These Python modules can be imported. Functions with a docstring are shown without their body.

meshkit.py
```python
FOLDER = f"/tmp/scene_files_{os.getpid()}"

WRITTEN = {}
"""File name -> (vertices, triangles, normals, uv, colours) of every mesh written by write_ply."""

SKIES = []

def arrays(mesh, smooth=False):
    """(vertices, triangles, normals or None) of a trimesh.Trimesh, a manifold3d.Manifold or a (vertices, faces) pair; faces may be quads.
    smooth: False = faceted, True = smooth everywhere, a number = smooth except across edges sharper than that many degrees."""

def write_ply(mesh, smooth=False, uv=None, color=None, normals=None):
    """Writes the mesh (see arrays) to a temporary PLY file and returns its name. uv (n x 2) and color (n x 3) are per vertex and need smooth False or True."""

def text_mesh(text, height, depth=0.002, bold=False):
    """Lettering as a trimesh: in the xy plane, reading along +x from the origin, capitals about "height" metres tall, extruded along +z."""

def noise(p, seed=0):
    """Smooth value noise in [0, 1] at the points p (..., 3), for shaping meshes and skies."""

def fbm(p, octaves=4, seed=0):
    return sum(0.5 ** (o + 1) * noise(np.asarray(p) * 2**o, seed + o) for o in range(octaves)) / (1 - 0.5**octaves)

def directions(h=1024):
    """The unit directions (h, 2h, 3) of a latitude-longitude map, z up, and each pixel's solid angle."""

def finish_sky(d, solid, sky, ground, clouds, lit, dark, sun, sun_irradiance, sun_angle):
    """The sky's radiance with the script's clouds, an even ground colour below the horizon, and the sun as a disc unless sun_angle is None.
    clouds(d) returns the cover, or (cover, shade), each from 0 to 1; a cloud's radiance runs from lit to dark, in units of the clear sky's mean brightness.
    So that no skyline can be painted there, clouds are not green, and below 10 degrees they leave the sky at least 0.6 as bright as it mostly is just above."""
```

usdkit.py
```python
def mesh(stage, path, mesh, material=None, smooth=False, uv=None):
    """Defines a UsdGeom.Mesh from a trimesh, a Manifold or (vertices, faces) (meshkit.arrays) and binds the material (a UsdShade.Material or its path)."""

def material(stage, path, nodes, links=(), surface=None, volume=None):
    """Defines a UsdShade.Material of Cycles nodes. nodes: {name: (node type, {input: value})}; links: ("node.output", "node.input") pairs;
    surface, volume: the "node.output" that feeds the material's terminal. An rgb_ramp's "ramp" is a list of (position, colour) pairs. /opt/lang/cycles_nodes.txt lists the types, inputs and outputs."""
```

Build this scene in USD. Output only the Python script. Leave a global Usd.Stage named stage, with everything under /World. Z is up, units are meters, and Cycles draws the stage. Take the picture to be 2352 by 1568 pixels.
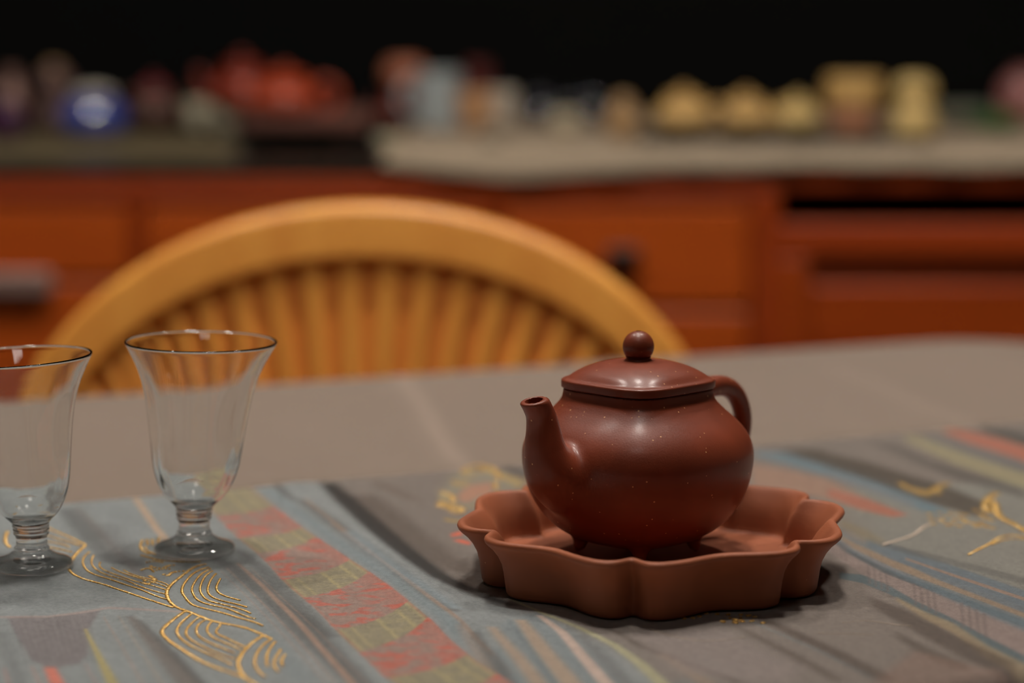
import math, random
import numpy as np
import shapely, shapely.geometry as sg
from scipy import ndimage
from scipy.interpolate import PchipInterpolator, CubicSpline
import trimesh, usdkit
from pxr import Usd, UsdGeom, UsdShade, UsdLux, Sdf, Gf, Vt

stage = Usd.Stage.CreateInMemory()
UsdGeom.SetStageUpAxis(stage, UsdGeom.Tokens.z)
UsdGeom.SetStageMetersPerUnit(stage, 1.0)
UsdGeom.Xform.Define(stage, '/World')
stage.SetDefaultPrim(stage.GetPrimAtPath('/World'))

# ------------------------------------------------------------------ camera, light, exposure
T = 75.0                       # height of the runner's surface on the table, cm
cam = UsdGeom.Camera.Define(stage, '/World/camera')
cam.CreateHorizontalApertureAttr(36.0)
cam.CreateVerticalApertureAttr(24.0)
cam.CreateFocalLengthAttr(85.0)
cam.CreateFStopAttr(5.0)
cam.CreateFocusDistanceAttr(0.83)
cam.CreateClippingRangeAttr(Gf.Vec2f(0.02, 50.0))
cam.CreateExposureAttr(0.0)
cam.AddTranslateOp().Set(Gf.Vec3d(0, 0, (T + 20.0) / 100))
cam.AddRotateXOp().Set(90.0 - 7.93)

L_TABLE, L_SPOT, L_FILL = 134.0, 142.0, 4.0      # radiance of the diffusers: ceiling lamps and the added fill panel
LAMP_COLOR = (1.0, 0.93, 0.85)

# a closed, dim room: only ceiling lamps and an added fill panel light it
dome = UsdLux.DomeLight.Define(stage, '/World/dome_light')
dome.CreateIntensityAttr(0.0)
dome.CreateColorAttr(Gf.Vec3f(0, 0, 0))

# ------------------------------------------------------------------ helpers
used = {}
def numbered(parent, name):
    k = used.get((parent, name), 0)
    used[(parent, name)] = k + 1
    return name if k == 0 else '%s_%03d' % (name, k)

def tag(prim, label=None, cat=None, group=None, kind=None):
    for k, v in (('label', label), ('category', cat), ('group', group), ('kind', kind)):
        if v: prim.SetCustomDataByKey(k, v)
    return prim

def thing(name, label, cat, loc=(0, 0, 0), rz=0.0, group=None, kind=None):
    p = '/World/' + numbered('/World', name)
    x = UsdGeom.Xform.Define(stage, p)
    x.AddTranslateOp().Set(Gf.Vec3d(*[c / 100 for c in loc]))
    x.AddRotateZOp().Set(float(rz))
    tag(x.GetPrim(), label, cat, group, kind)
    return p

def part(parent, name, m, mat, smooth=35, label=None, kind=None):
    """One Mesh under parent; m in centimetres, in the thing's own frame."""
    p = parent + '/' + numbered(parent, name)
    if isinstance(m, trimesh.Trimesh):
        v, f = np.asarray(m.vertices), np.asarray(m.faces)
    else:
        v, f = np.asarray(m[0], float), np.asarray(m[1], int)
    if f.shape[1] == 4: f = np.vstack([f[:, [0, 1, 2]], f[:, [0, 2, 3]]])
    mm = usdkit.mesh(stage, p, (v / 100.0, f), M[mat], smooth=smooth)
    tag(mm.GetPrim(), label, None, None, kind)
    return p

def copy_of(src, name, label, loc, rz=0.0, group=None):
    s = stage.GetPrimAtPath(src)
    p = '/World/' + numbered('/World', name)
    x = UsdGeom.Xform.Define(stage, p)
    x.GetPrim().GetReferences().AddInternalReference(src)
    x.GetPrim().SetInstanceable(True)
    ops = x.GetOrderedXformOps()
    ops[0].Set(Gf.Vec3d(*[c / 100 for c in loc])); ops[1].Set(float(rz))
    tag(x.GetPrim(), label, s.GetCustomDataByKey('category'), group)
    return p

def lin(r, g, b):
    c = np.array([r, g, b], float) / 255
    return tuple(float(x) for x in np.where(c <= .04045, c / 12.92, ((c + .055) / 1.055) ** 2.4))

def join(*ms):
    vs, fs, n = [], [], 0
    for v, f in ms:
        v, f = np.asarray(v, float), np.asarray(f, int)
        if f.shape[1] == 4: f = np.vstack([f[:, [0, 1, 2]], f[:, [0, 2, 3]]])
        vs.append(v); fs.append(f + n); n += len(v)
    return np.vstack(vs), np.vstack(fs)

def tm(m): return (np.asarray(m.vertices), np.asarray(m.faces))

def rbox(x0, x1, y0, y1, z0, z1, b=.15):
    """A box with bevelled edges."""
    b = min(b, (x1 - x0) * .45, (y1 - y0) * .45, (z1 - z0) * .45)
    pts = []
    for x, sx in ((x0, 1), (x1, -1)):
        for y, sy in ((y0, 1), (y1, -1)):
            for z, sz in ((z0, 1), (z1, -1)):
                pts += [(x + sx * b, y + sy * b, z), (x + sx * b, y, z + sz * b), (x, y + sy * b, z + sz * b)]
    h = trimesh.convex.convex_hull(np.array(pts)); return tm(h)

def loft(rings, cap0=True, cap1=True):
    """Closed rings (k x n x 3), anticlockwise seen from the end they run to."""
    R = np.asarray(rings, float); k, n = R.shape[:2]
    v = R.reshape(-1, 3); i = np.arange(n); j = (i + 1) % n
    f = [np.stack([a * n + i, a * n + j, (a + 1) * n + j, (a + 1) * n + i], 1) for a in range(k - 1)]
    f = np.vstack(f); f = np.vstack([f[:, [0, 1, 2]], f[:, [0, 2, 3]]])
    if cap0:
        v = np.vstack([v, R[0].mean(0)]); c = len(v) - 1; f = np.vstack([f, np.stack([np.full(n, c), j, i], 1)])
    if cap1:
        v = np.vstack([v, R[-1].mean(0)]); c = len(v) - 1
        f = np.vstack([f, np.stack([np.full(n, c), (k - 1) * n + i, (k - 1) * n + j], 1)])
    return v, f

def lathe(prof, n=40, wob=None):
    """prof: (r, z) pairs from the bottom axis up and round; r may be 0 at the ends."""
    a = np.arange(n) * 2 * np.pi / n
    rings = []
    for r, z in prof:
        rr = max(r, 1e-4) * (wob(a, z) if wob else 1)
        rings.append(np.stack([rr * np.cos(a), rr * np.sin(a), np.full(n, z)], 1))
    return loft(rings)

def curve(prof, m=6):
    """A smoother profile through the given points."""
    p = np.array(prof, float); d = np.r_[0, np.cumsum(np.hypot(*np.diff(p, axis=0).T))]
    t = np.unique(np.concatenate([np.linspace(a, b, m) for a, b in zip(d[:-1], d[1:])]))
    return list(zip(PchipInterpolator(d, p[:, 0])(t), PchipInterpolator(d, p[:, 1])(t)))

def spline3(pts, n):
    p = np.array(pts, float); d = np.r_[0, np.cumsum(np.linalg.norm(np.diff(p, axis=0), axis=1))]
    return CubicSpline(d, p)(np.linspace(0, d[-1], n))

def tube(pts, rad, n=14):
    P = np.asarray(pts, float); k = len(P); rad = np.broadcast_to(rad, k)
    t = np.gradient(P, axis=0); t /= np.linalg.norm(t, axis=1, keepdims=True)
    u = np.cross(t[0], [0.3, .9, .31]); u /= np.linalg.norm(u); a = np.arange(n) * 2 * np.pi / n; rings = []
    for i in range(k):
        u = u - t[i] * (u @ t[i]); u /= np.linalg.norm(u); w = np.cross(t[i], u)
        rings.append(P[i] + rad[i] * (np.cos(a)[:, None] * u + np.sin(a)[:, None] * w))
    return loft(rings)

def shift(m, d, rz=0.0):
    v = np.asarray(m[0], float); c, s = math.cos(rz), math.sin(rz)
    v = np.stack([v[:, 0] * c - v[:, 1] * s, v[:, 0] * s + v[:, 1] * c, v[:, 2]], 1)
    return v + np.asarray(d, float), m[1]

# ------------------------------------------------------------------ materials
M = {}
def mat(name, nodes, links, surface='p.BSDF'):
    M[name] = usdkit.material(stage, '/World/Looks/' + name, nodes, links, surface=surface)

def plain(name, rgb, rough=.5, spec=.5, var=.12, scale=20., bump=0., **kw):
    """Principled colour with a little noise in tone (and relief)."""
    c = np.array(lin(*rgb)); lo, hi = c * (1 - var), np.minimum(c * (1 + var), 1)
    nodes = {'g': ('geometry', {}), 'n': ('noise_texture', {'scale': scale, 'detail': 3.0}),
             'r': ('rgb_ramp', {'ramp': [(.3, tuple(lo)), (.7, tuple(hi))]}),
             'p': ('principled_bsdf', {'roughness': rough, 'specular_ior_level': spec, **kw})}
    links = [('g.position', 'n.vector'), ('n.fac', 'r.fac'), ('r.color', 'p.base_color')]
    if bump:
        nodes['nb'] = ('noise_texture', {'scale': scale * 12, 'detail': 3.0})
        nodes['b'] = ('bump', {'strength': 1.0, 'distance': bump})
        links += [('g.position', 'nb.vector'), ('nb.fac', 'b.height'), ('b.normal', 'p.normal')]
    mat(name, nodes, links)

def wood(name, dark, light, rough=.4, scale=(3., 40., 40.), spec=.5):
    nodes = {'g': ('geometry', {}), 'mp': ('mapping', {'scale': scale}),
             'n': ('noise_texture', {'scale': 1.0, 'detail': 5.0, 'roughness': .6, 'distortion': .6}),
             'r': ('rgb_ramp', {'ramp': [(.25, lin(*dark)), (.75, lin(*light))]}),
             'b': ('bump', {'strength': .3, 'distance': .0005}),
             'p': ('principled_bsdf', {'roughness': rough, 'specular_ior_level': spec})}
    mat(name, nodes, [('g.position', 'mp.vector'), ('mp.vector', 'n.vector'), ('n.fac', 'r.fac'), ('r.color', 'p.base_color'),
                      ('n.fac', 'b.height'), ('b.normal', 'p.normal')])

def clay(name, rgb, rough, speck, spec=.5, grain=.00006, coat=0.):
    """Unglazed stoneware: fine sandy grain with scattered pale grit."""
    c = np.array(lin(*rgb))
    nodes = {'g': ('geometry', {}),
             'n': ('noise_texture', {'scale': 45., 'detail': 4.0}),
             'r': ('rgb_ramp', {'ramp': [(.3, tuple(c * .86)), (.7, tuple(c * 1.14))]}),
             'v': ('voronoi_texture', {'scale': 430., 'randomness': 1.0}),
             'w': ('separate_color', {}),
             'near': ('math', {'math_type': 'less_than', 'value2': .14}),
             'few': ('math', {'math_type': 'greater_than', 'value2': speck}),
             'k': ('math', {'math_type': 'multiply'}),
             'mx': ('mix', {'color2': lin(196, 140, 96)}),
             'nb': ('noise_texture', {'scale': 1500., 'detail': 2.0}),
             'b': ('bump', {'strength': .6, 'distance': grain}),
             'p': ('principled_bsdf', {'roughness': rough, 'specular_ior_level': spec, 'coat_weight': coat, 'coat_roughness': .22})}
    mat(name, nodes, [('g.position', 'n.vector'), ('n.fac', 'r.fac'), ('g.position', 'v.vector'), ('v.distance', 'near.value1'),
                      ('v.color', 'w.color'), ('w.r', 'few.value1'), ('near.value', 'k.value1'), ('few.value', 'k.value2'),
                      ('k.value', 'mx.fac'), ('r.color', 'mx.color1'), ('mx.color', 'p.base_color'),
                      ('g.position', 'nb.vector'), ('nb.fac', 'b.height'), ('b.normal', 'p.normal')])

clay('pot_clay', (122, 54, 31), .46, .72, .32, coat=.22)
clay('tray_clay', (150, 84, 54), .58, .95, .3, .00009)
clay('hole_dark', (40, 22, 18), .8, .99, .2)
mat('glass_foot', {'p': ('principled_bsdf', {'base_color': (.99, .992, .985), 'roughness': 0.0, 'ior': 1.30, 'transmission_weight': 1.0}),
                   't': ('transparent_bsdf', {'color': (.99, .992, .985)}), 'm': ('mix_closure', {'fac': .30}),
                   'g': ('glossy_bsdf', {'color': (1., 1., 1.), 'roughness': .02}), 'w': ('layer_weight', {'blend': .45}), 'f': ('math', {'math_type': 'multiply_add', 'value2': .25, 'value3': .06}), 'm2': ('mix_closure', {})},
    [('p.BSDF', 'm.closure1'), ('t.BSDF', 'm.closure2'), ('w.facing', 'f.value1'), ('f.value', 'm2.fac'), ('m.closure', 'm2.closure1'), ('g.BSDF', 'm2.closure2')], surface='m2.closure')
mat('glass', {'p': ('principled_bsdf', {'base_color': (.99, .992, .985), 'roughness': 0.0, 'ior': 1.46, 'transmission_weight': 1.0})}, [])
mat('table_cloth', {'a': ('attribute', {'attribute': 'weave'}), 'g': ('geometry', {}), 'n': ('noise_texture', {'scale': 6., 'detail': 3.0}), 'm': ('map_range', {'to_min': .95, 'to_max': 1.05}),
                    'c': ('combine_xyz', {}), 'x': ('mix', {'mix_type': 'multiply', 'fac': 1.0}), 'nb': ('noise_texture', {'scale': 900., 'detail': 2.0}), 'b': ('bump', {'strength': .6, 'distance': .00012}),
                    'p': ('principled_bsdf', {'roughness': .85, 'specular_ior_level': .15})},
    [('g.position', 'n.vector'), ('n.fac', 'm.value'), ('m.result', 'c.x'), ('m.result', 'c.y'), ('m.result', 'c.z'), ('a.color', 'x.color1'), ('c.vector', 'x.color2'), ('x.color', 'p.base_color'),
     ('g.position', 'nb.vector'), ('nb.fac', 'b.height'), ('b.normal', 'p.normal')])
wood('table_wood', (70, 38, 18), (96, 56, 28))
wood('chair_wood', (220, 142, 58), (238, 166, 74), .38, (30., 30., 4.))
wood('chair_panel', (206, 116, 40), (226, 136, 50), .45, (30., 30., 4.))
wood('cabinet_wood', (150, 58, 13), (176, 74, 20), .36, (2.5, 30., 30.))
wood('cabinet_panel', (170, 71, 18), (196, 88, 25), .36, (2.5, 30., 30.))
wood('cabinet_rail', (146, 55, 16), (172, 69, 24), .34, (2.5, 30., 30.))
plain('counter_black', (34, 32, 27), .16, .6, .1, 4.)
plain('black_void', (6, 5, 5), .9, .1, .1, 5.)
plain('wall_black', (5, 5, 4), .85, .15, .2, 3.)
plain('wall_dark', (34, 28, 24), .9, .2, .06, 3.)
plain('floor_dark', (34, 20, 12), .5, .4, .25, 3.)
plain('wall_dim', (112, 102, 90), .9, .2, .06, 3.)
plain('ceiling_white', (112, 104, 94), .9, .2, .04, 3.)
plain('handle_grey', (150, 122, 112), .42, .5, .08, 12., metallic=.15)
plain('pull_dark', (120, 46, 14), .4, .4, .1, 12.)
plain('handle_dark', (44, 24, 14), .4, .5, .1, 12.)
plain('lamp_frame', (200, 198, 192), .4, .5, .03, 10.)
for nm, s in (('lamp_glow_table', L_TABLE), ('lamp_glow_spot', L_SPOT), ('lamp_glow_fill', L_FILL)):
    mat(nm, {'e': ('emission', {'color': LAMP_COLOR, 'strength': s})}, [], surface='e.emission')
# gold thread of the embroidery
mat('gold_thread', {'g': ('geometry', {}), 'n': ('noise_texture', {'scale': 1300., 'detail': 1.0}),
                    'r': ('rgb_ramp', {'ramp': [(.3, lin(150, 108, 40)), (.55, lin(204, 160, 80)), (.75, lin(246, 226, 172))]}),
                    'p': ('principled_bsdf', {'metallic': .45, 'roughness': .3})},
    [('g.position', 'n.vector'), ('n.fac', 'r.fac'), ('r.color', 'p.base_color')])
mat('pale_thread', {'p': ('principled_bsdf', {'base_color': lin(176, 158, 140), 'metallic': .3, 'roughness': .4})}, [])
# brocade: colours of the weave come with the mesh (primvar weave), the twill relief from its own thread coordinates (st, in mm)
mat('brocade', {'a': ('attribute', {'attribute': 'weave'}), 'uv': ('uvmap', {'attribute': 'st'}), 'x': ('separate_xyz', {}),
                'u1': ('math', {'math_type': 'multiply', 'value2': 2 * math.pi / .42}), 'us': ('math', {'math_type': 'sine'}),
                'v1': ('math', {'math_type': 'multiply', 'value2': 2 * math.pi / .62}), 'tw': ('math', {'math_type': 'multiply_add', 'value2': 4.2}),
                'vs': ('math', {'math_type': 'sine'}), 'h': ('math', {'math_type': 'multiply_add', 'value2': .6}),
                'sc': ('mapping', {'scale': (1.6, 1.6, 1.6)}), 'n': ('noise_texture', {'scale': 1.0, 'detail': 3.0}),
                'h2': ('math', {'math_type': 'multiply_add', 'value2': 1.3}),
                'b': ('bump', {'strength': .9, 'distance': .00016}),
                'tone': ('map_range', {'from_min': -1.4, 'from_max': 2.4, 'to_min': .74, 'to_max': 1.26}),
                'cc': ('combine_xyz', {}), 'mx': ('mix', {'mix_type': 'multiply', 'fac': 1.0}),
                'p': ('principled_bsdf', {'roughness': .5, 'specular_ior_level': .45, 'sheen_weight': .12, 'sheen_roughness': .4})},
    [('uv.UV', 'x.vector'), ('x.x', 'u1.value1'), ('u1.value', 'us.value1'), ('x.y', 'v1.value1'),
     ('x.x', 'tw.value1'), ('v1.value', 'tw.value3'), ('tw.value', 'vs.value1'),
     ('us.value', 'h.value1'), ('vs.value', 'h.value3'),
     ('uv.UV', 'sc.vector'), ('sc.vector', 'n.vector'), ('n.fac', 'h2.value1'), ('h.value', 'h2.value3'),
     ('h2.value', 'b.height'), ('b.normal', 'p.normal'), ('h2.value', 'tone.value'), ('tone.result', 'cc.x'), ('tone.result', 'cc.y'),
     ('tone.result', 'cc.z'), ('a.color', 'mx.color1'), ('cc.vector', 'mx.color2'), ('mx.color', 'p.base_color')])

# ------------------------------------------------------------------ the room
def struct(name, m, matname):
    p = part('/World', name, m, matname, smooth=False)
    tag(stage.GetPrimAtPath(p), kind='structure'); return p
X0, X1, Y0, Y1, ZC = -190., 230., -170., 336., 255.
struct('floor', rbox(X0 - 10, X1 + 10, Y0 - 10, Y1 + 10, -10, 0, .1), 'floor_dark')
struct('wall_back', rbox(X0 - 10, X1 + 10, Y1, Y1 + 10, 0, ZC, .1), 'wall_black')
struct('wall_left', rbox(X0 - 10, X0, Y0, Y1, 0, ZC, .1), 'wall_dim')
struct('wall_right', rbox(X1, X1 + 10, Y0, Y1, 0, ZC, .1), 'wall_dim')
struct('wall_front', rbox(X0 - 10, X1 + 10, Y0 - 10, Y0, 0, ZC, .1), 'wall_dark')
struct('ceiling', rbox(X0 - 10, X1 + 10, Y0 - 10, Y1 + 10, ZC, ZC + 10, .1), 'ceiling_white')

def panel_lamp(x, y, w, d, glow, label):
    t = thing('ceiling_light', label, 'light', (x, y, ZC - 5))
    fr = [rbox(-w / 2 - 2, w / 2 + 2, -d / 2 - 2, -d / 2, 0, 5, .3), rbox(-w / 2 - 2, w / 2 + 2, d / 2, d / 2 + 2, 0, 5, .3),
          rbox(-w / 2 - 2, -w / 2, -d / 2, d / 2, 0, 5, .3), rbox(w / 2, w / 2 + 2, -d / 2, d / 2, 0, 5, .3)]
    part(t, 'frame', join(*fr), 'lamp_frame', smooth=False)
    part(t, 'diffuser', rbox(-w / 2, w / 2, -d / 2, d / 2, .6, 1.6, .1), glow, smooth=False)
panel_lamp(3, 88, 18, 18, 'lamp_glow_table', 'small square ceiling lamp over the middle of the table')
panel_lamp(-10, -25, 44, 44, 'lamp_glow_fill', 'added fill panel on the ceiling behind the viewer, brightening the chair front')  # added out of view to throw fill light on the chair front
def down_light(x, y, label):
    t = thing('downlight', label, 'light', (x, y, ZC - 3), group='downlights over the sideboard')
    a = curve([(10.4, 3), (10.4, .3), (10.1, 0), (9.4, 0), (9.1, .5), (9.1, 3)], 3)
    part(t, 'trim_ring', lathe(a, 32), 'lamp_frame')
    part(t, 'diffuser', lathe([(0, .8), (9.0, .8), (9.0, 1.4), (0, 1.4)], 32), 'lamp_glow_spot', smooth=False)
for x, nm in ((-62, 'round downlight over the left third of the sideboard'), (2, 'round downlight over the middle of the sideboard'),
              (58, 'round downlight over the right third of the sideboard')):
    down_light(x, 152, nm)

# ------------------------------------------------------------------ table and cloth
A24 = math.radians(24.0); CU, SU = math.cos(A24), math.sin(A24)
def world(u, v):
    """Table coordinates (u along the table, v across it, cm) to the room."""
    u, v = np.asarray(u, float), np.asarray(v, float)
    return np.stack([u * CU - v * SU, u * SU + v * CU], -1)
TU0, TU1, TV0, TV1 = -30., 88.0, 58.95, 122.6
tbl = thing('dining_table', 'long rectangular wooden table under the taupe cloth', 'table', (*world((TU0 + TU1) / 2, (TV0 + TV1) / 2), 0), 24)
hu, hv = (TU1 - TU0) / 2 - .6, (TV1 - TV0) / 2 - .6
top_ = trimesh.creation.extrude_polygon(sg.box(-hu + 6, -hv + 6, hu - 6, hv - 6).buffer(5.6, 10), 2.2); top_.apply_translation((0, 0, T - 3.2))
top2 = trimesh.creation.extrude_polygon(sg.box(-hu + 6, -hv + 6, hu - 6, hv - 6).buffer(4.9, 10), 2.75); top2.apply_translation((0, 0, T - 3.2))
part(tbl, 'tabletop', join(tm(top_), tm(top2)), 'table_wood', smooth=False)
part(tbl, 'apron', join(rbox(-hu + 7, hu - 7, -hv + 6, -hv + 8, T - 11, T - 3.2), rbox(-hu + 7, hu - 7, hv - 8, hv - 6, T - 11, T - 3.2),
                        rbox(-hu + 5, -hu + 7, -hv + 6, hv - 6, T - 11, T - 3.2), rbox(hu - 7, hu - 5, -hv + 6, hv - 6, T - 11, T - 3.2)), 'table_wood', smooth=False)
for sx in (-1, 1):
    for sy in (-1, 1):
        cx, cy = sx * (hu - 5), sy * (hv - 6)
        ring = lambda h, z: [(cx - h, cy - h, z), (cx + h, cy - h, z), (cx + h, cy + h, z), (cx - h, cy + h, z)]
        part(tbl, 'leg', loft([ring(2.0, 0), ring(2.6, T - 3.2)]), 'table_wood', smooth=False)

def cloth_mesh():                                                  # top, rolled edge, hanging hem and underside
    rc = 6.5
    poly = sg.box(TU0 + rc, TV0 + rc, TU1 - rc, TV1 - rc).buffer(rc, 12)
    ring = poly.exterior; n = 720
    s = np.linspace(0, ring.length, n, endpoint=False)
    b = np.array([ring.interpolate(x).coords[0] for x in s])
    if not sg.LinearRing(b).is_ccw: b = b[::-1]
    c = b.mean(0)
    tang = np.roll(b, -1, 0) - np.roll(b, 1, 0); nrm = np.stack([tang[:, 1], -tang[:, 0]], 1); nrm /= np.linalg.norm(nrm, axis=1, keepdims=True)
    rings, top = [], T - .12
    cr = sg.LineString(CREASE); cr2 = sg.LineString(CREASE2)
    for k in np.linspace(0.0, 1, 190) ** .8:
        q = c + (b - nrm * .6 - c) * max(k, 1e-3)
        pts = shapely.points(q)
        d, d2 = shapely.distance(cr, pts), shapely.distance(cr2, pts)
        z = top + .11 * np.exp(-(d / .55) ** 2) + .05 * np.exp(-(d2 / .8) ** 2)
        z = np.where((q[:, 1] < 96.5), top, z)
        rings.append(np.c_[world(q[:, 0], q[:, 1]), z])
    ph = s / ring.length * 2 * np.pi
    for a in np.linspace(0, np.pi / 2, 7)[1:]:
        q = b - nrm * .6 * (1 - math.sin(a)); rings.append(np.c_[world(q[:, 0], q[:, 1]), np.full(n, top - .6 * (1 - math.cos(a)))])
    for t in np.linspace(0, 1, 8)[1:]:
        w = t * (.5 * np.sin(23 * ph) + .35 * np.sin(41 * ph + 1) + .7)
        q = b + nrm * w[:, None]; rings.append(np.c_[world(q[:, 0], q[:, 1]), np.full(n, top - .6 - 17 * t)])
    inner = []                                                     # the cloth's underside, 1 mm in
    for k, r in enumerate(rings):
        c3 = np.r_[world(*c), 0]; d = r - c3; d[:, 2] = 0; d /= np.linalg.norm(d, axis=1, keepdims=True)
        q = r - d * (.12 if k >= 190 else 0); q[:, 2] -= .12 if k < 196 else 0; inner.append(q)
    return loft(np.array(rings + inner[::-1]), True, True)
CREASE = [(47.4,121.39),(46.11,116.53),(44.42,110.5),(42.79,105.07),(41.39,100.08),(40.42,96.14),(39.88,93.99)]
CREASE2 = [(70.59,114.92),(69.52,108.53),(67.89,101.5),(66.96,95.63)]
cv, cf = cloth_mesh()
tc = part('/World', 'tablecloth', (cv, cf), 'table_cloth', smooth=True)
cu, cw = cv[:, 0] * CU + cv[:, 1] * SU, -cv[:, 0] * SU + cv[:, 1] * CU         # lighter sheen along the creases, painted into the colour
crease_sheen = sum(k * np.exp(-(shapely.distance(sg.LineString(c), shapely.points(cu, cw)) / w) ** 2) for c, w, k in ((CREASE, .55, .24), (CREASE2, .8, .09)))
cc = np.array(lin(124, 110, 99)) * (1 + crease_sheen[:, None] * np.array([1.0, 1.0, 1.05]))
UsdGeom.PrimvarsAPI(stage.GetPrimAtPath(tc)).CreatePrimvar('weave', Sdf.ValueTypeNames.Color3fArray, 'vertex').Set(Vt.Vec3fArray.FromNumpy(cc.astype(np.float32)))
tag(stage.GetPrimAtPath(tc), 'plain taupe tablecloth covering the table, with a faint pressed crease', 'tablecloth')

# ------------------------------------------------------------------ brocade runner
RV0, RV1, RU0, RU1 = 59.5, 95.3, -24., 83.
ug = np.r_[np.arange(RU0, 12, .8), np.arange(12, 71, .06), np.arange(71, RU1 + .01, .8)]
vg = np.r_[np.linspace(-.71, 0, 12)[:-1] + RV0 - .0, np.arange(RV0, RV1, .06), [RV1]]
UU, VV = np.meshgrid(ug, vg)
import meshkit
def nz(su, sv, seed, octv=3): return meshkit.fbm(np.stack([UU * su, VV * sv, np.full_like(UU, seed * 7.3)], -1).reshape(-1, 3), octv, seed).reshape(UU.shape)
LEFT, RIGHT, GREY, BLUE, TAUPE, TAN, KHAKI, RED, SALMON, DARK, BROWN, PINK = (np.array(lin(*c)) for c in (
    (127, 132, 132), (112, 104, 98), (108, 108, 108), (108, 118, 121), (112, 102, 95), (150, 130, 110), (142, 131, 98), (170, 84, 68),
    (168, 106, 86), (48, 46, 44), (76, 62, 53), (140, 121, 113)))
n1, n2, n3 = nz(.12, .05, 1), nz(.5, .12, 2), nz(1.6, .25, 3)
side = 1 / (1 + np.exp(-(UU - 36.5) / 1.6))
COL = LEFT * (1 - side[..., None]) + RIGHT * side[..., None]
COL = COL * (1 + .20 * (n1 - .5) + .22 * (n2 - .5) + .16 * (n3 - .5))[..., None]
FU, FV = UU.ravel(), VV.ravel(); COL = COL.reshape(-1, 3)
NF = (.55 * n2 + .45 * n3).ravel()
def cover(poly, f):
    P = sg.Polygon(poly).buffer(0)
    x0, y0, x1, y1 = P.bounds
    i = np.nonzero((FU > x0 - f) & (FU < x1 + f) & (FV > y0 - f) & (FV < y1 + f))[0]
    pts = shapely.points(FU[i], FV[i]); d = shapely.distance(P.boundary, pts)
    d = np.where(shapely.contains(P, pts), d, -d); a = np.clip(d / (2 * f) + .5, 0, 1)
    return i, a * a * (3 - 2 * a)
def paint(poly, rgb, f=.12, op=1.0, rag=0.0):
    i, a = cover(poly, f)
    if rag: a = a * np.clip(1 + rag * (NF[i] - .5) * 4, 0, 1)
    a = (a * op)[:, None]; COL[i] = COL[i] * (1 - a) + np.asarray(rgb) * 1.03 * a
def paint_deep(poly, rgb, f=.12, op=1.0, rag=0.0): paint(poly, np.asarray(rgb) * .80, f, op, rag)
# warp stripes go on over the rest of the runner, beyond the part described in detail
for su, sw, sc, so in ((-21.5, 1.6, DARK, .5), (-18.0, .5, TAN, .8), (-15.2, 2.2, BROWN, .5), (-11.0, .4, PINK, .8), (-9.6, 1.4, BLUE, .7), (-5.5, .5, KHAKI, .8), (-3.8, 2.6, DARK, .45), (.5, .4, TAN, .8), (2.4, 1.2, PINK, .5), (5.8, 1.8, DARK, .5), (9.2, .4, KHAKI, .8),
                       (69.5, 1.2, KHAKI, .7), (72.5, 2.4, DARK, .6), (75.5, .8, SALMON, .8), (77.2, 1.6, BLUE, .8), (80.5, 1.4, BROWN, .7)):
    o_ = 4.5 if su > 40 else 1.5
    paint([(su - sw / 2, 58), (su + sw / 2, 58), (su + sw / 2 - o_, 96), (su - sw / 2 - o_, 96)], sc * 1.3, .3, so, .3)
BAND_L = [(27.99,95.19),(27.44,90.07),(27.03,86.04),(26.82,82.71),(26.26,77.5),(26.18,75.85),(25.76,71.75),(25.51,68.96),(25.28,66.56)]
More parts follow.
